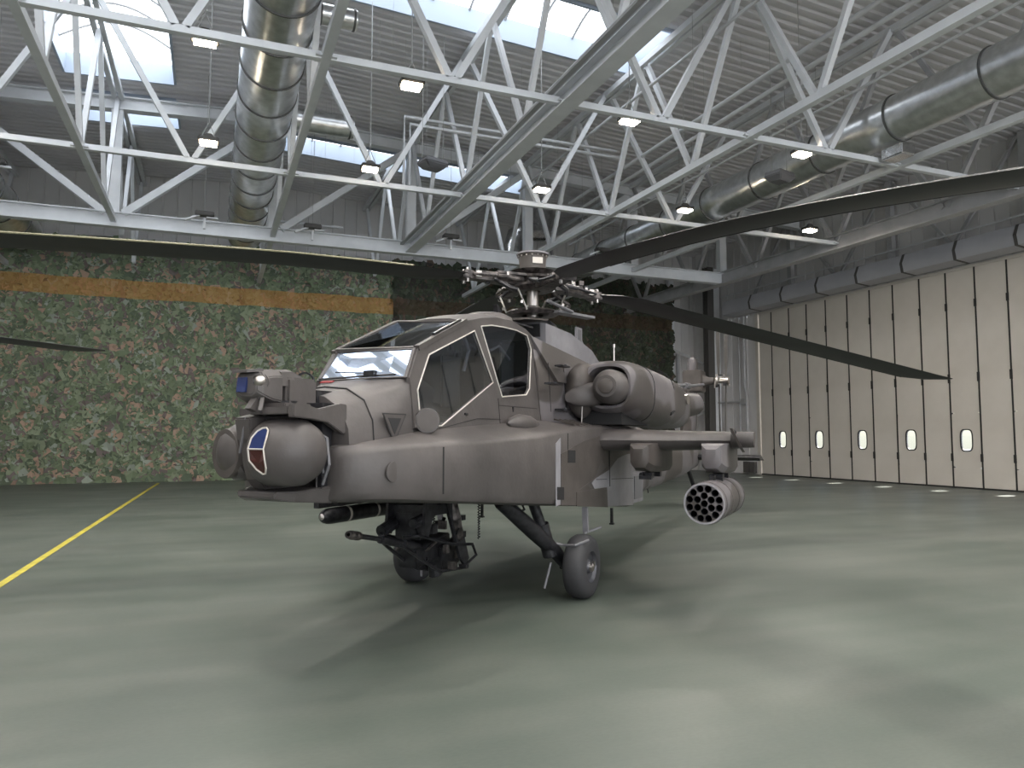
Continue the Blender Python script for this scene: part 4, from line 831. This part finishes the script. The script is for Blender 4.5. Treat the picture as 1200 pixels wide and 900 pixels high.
for i, (a, yy) in enumerate(((97,.82),(277,.82),(88,.66),(268,.66))):
    q = []; ca, sa = math.cos(R(a)), math.sin(R(a))
    for r, c in ((.12,.05),(.3,.12),(.45,.25),(1.38,.25),(1.40,.20)):
        q.append([(-9.2+r*ca-o_*sa*c/2, yy+t_+o_*.02, 2.98+r*sa+o_*ca*c/2) for o_, t_ in ((1,0),(.3,.018),(-1,0),(.3,-.018))])
    part('tail_rotor_blade', B().loft(q), 'column', tl, smooth=50)
part('horizontal_stabilator', B().loft([[(-9.0,y,1.20),(-9.1,y,1.26),(-9.3,y,1.26),(-9.85,y,1.12),(-9.3,y,1.13),(-9.1,y,1.13)] for y in (-1.55,-.1,.1,1.55)]), 'black', smooth=50)
part('tail_wheel', B().lathe([(-.07,.10),(-.075,.15),(-.04,.19),(.04,.19),(.075,.15),(.07,.10)], (-9.5,0,.195), (0,1,0), 24), 'rubber', smooth=50)
part('tail_gear_strut', B().tube([(-8.7,0,.98),(-9.2,0,.62),(-9.5,0,.35)], .05, 8).box((-9.5,0,.28),(.06,.22,.2)), 'black')
part('radio_tube_antenna', B().tube([(-5.6,.42,2.55),(-5.7,.42,2.66),(-6.6,.42,2.72),(-7.2,.42,2.74),(-8.6,.42,2.86)], .03, 8).tube([(-6.7,.42,2.72),(-7.15,.42,2.735)], .06, 8), 'metalgrey')
part('rear_spike_antenna', B().bar((-4.5,.2,.84),(-4.52,.22,.68),.012,n=6).bar((-3.2,.2,.8),(-3.22,.22,.70),.012,n=6), 'black')
part('belly_hose', B().tube([(1.75,.55,.98),(1.72,.6,.93),(1.60,.62,.94),(1.62,.6,1.0)], .012, 6), 'black')

# ---------------- stores hanging from the pylons ----------------
ca, sa = math.cos(HA), math.sin(HA)
def hw(x,y,z): return (HX+ca*x-sa*y, HY+sa*x+ca*y, z)
def pod(y, label):
    t = thing('rocket_pod', hw(.95,y,1.01), HA, label, 'rocket pod')
    r = .205; b = B(); b.lathe([(0,r-.008),(.0,r),(-.02,r+.003),(-1.25,r+.003),(-1.50,r*.75),(-1.50,0)], (0,0,0), (1,0,0), 44); obj('pod_shell', b, M['paint2'], t, smooth=40)
    for xx in (-.08,-.45,-.85,-1.2): obj('band', B().lathe([(-.012,r+.003),(-.012,r+.008),(.012,r+.008),(.012,r+.003)], (xx,0,0),(1,0,0),44), M['paint'], t)
    obj('front_rim', B().lathe([(-.03,r),(.004,r-.001),(.004,r-.018),(-.02,r-.02)], (0,0,0),(1,0,0),44), M['lightgrey'], t)
    cs = [(0,0)]+[(.078*math.cos(R(60*i+30)),.078*math.sin(R(60*i+30))) for i in range(6)]+[(.1495*math.cos(R(30*i+15)),.1495*math.sin(R(30*i+15))) for i in range(12)]
    # face plate with 19 real tube mouths
    bm = bmesh.new(); es = []
    for c, rr, n in [((0,0),r-.019,44)]+[(c,.0345,16) for c in cs]:
        vs = [bm.verts.new((-.012,c[0]+rr*math.cos(2*PI*k_/n),c[1]+rr*math.sin(2*PI*k_/n))) for k_ in range(n)]
        es += [bm.edges.new((vs[k_],vs[(k_+1)%n])) for k_ in range(n)]
    bmesh.ops.triangle_fill(bm, use_beauty=True, edges=es); me = bpy.data.meshes.new('face_plate'); bm.to_mesh(me); bm.free(); link('face_plate', me, M['paint2'], t)
    f = None
    for c in cs:
        if f is None: f = obj('launch_tube', B().lathe([(0,.0345),(.006,.036),(.006,.0325),(-.7,.0325),(-.7,0)], (0,0,0),(1,0,0),18), M['black'], t, smooth=40); g = f
        else: g = f.copy(); C.objects.link(g)
        g.location = (-.012,c[0],c[1])
    obj('suspension_lug', B().box((-.5,0,r+.02),(.12,.04,.06)).box((-1.0,0,r+.02),(.12,.04,.06)), M['black'], t)
pod(2.28, 'round grey pod with nineteen launch tubes hanging under the near wing')
pod(-2.28, 'round grey pod hanging under the far wing, hidden behind the fuselage')
def missile(x, y, z, label):
    t = thing('missile', hw(x,y,z), HA, label, 'missile', None); r = .089
    obj('body_tube', B().lathe([(-.16,r),(-1.55,r),(-1.55,0)], (0,0,0),(1,0,0),24), M['black'], t, smooth=50)
    obj('seeker_nose', B().lathe([(0,0),(-.01,.04),(-.05,.072),(-.10,.085),(-.16,r)], (0,0,0),(1,0,0),24), M['black'], t, smooth=60)
    obj('seeker_window', B().lathe([(.012,0),(.006,.022),(-.012,.038)], (0,0,0),(1,0,0),16), M['steel'], t, smooth=60)
    for xx in (-.42,-.95): obj('pale_band', B().lathe([(-.018,r+.001),(-.018,r+.003),(.018,r+.003),(.018,r+.001)], (xx,0,0),(1,0,0),24), M['seal'], t)
    for k_ in range(4):
        a = R(45+90*k_); obj('fin', B().prism([(xx, r*math.cos(a)*.9+q*math.cos(a), r*math.sin(a)*.9+q*math.sin(a)) for xx, q in ((-1.25,0),(-1.52,0),(-1.52,.10),(-1.42,.10))],(0,.006,0)), M['black'], t)
missile(2.02,-1.62,.80,'black missile with a shiny nose hanging on the far side, left of the gun')
t = thing('launch_rail', hw(1.35,-1.52,.95), HA, 'dark launch rail above the black missile on the far side', 'rail')
obj('rail', B().box((0,-.1,0),(1.5,.07,.10)).box((-.1,.0,.08),(1.1,.34,.05)), M['black'], t); obj('hanger', B().box((-.5,0,.22),(.5,.10,.28)), M['metalgrey'], t)
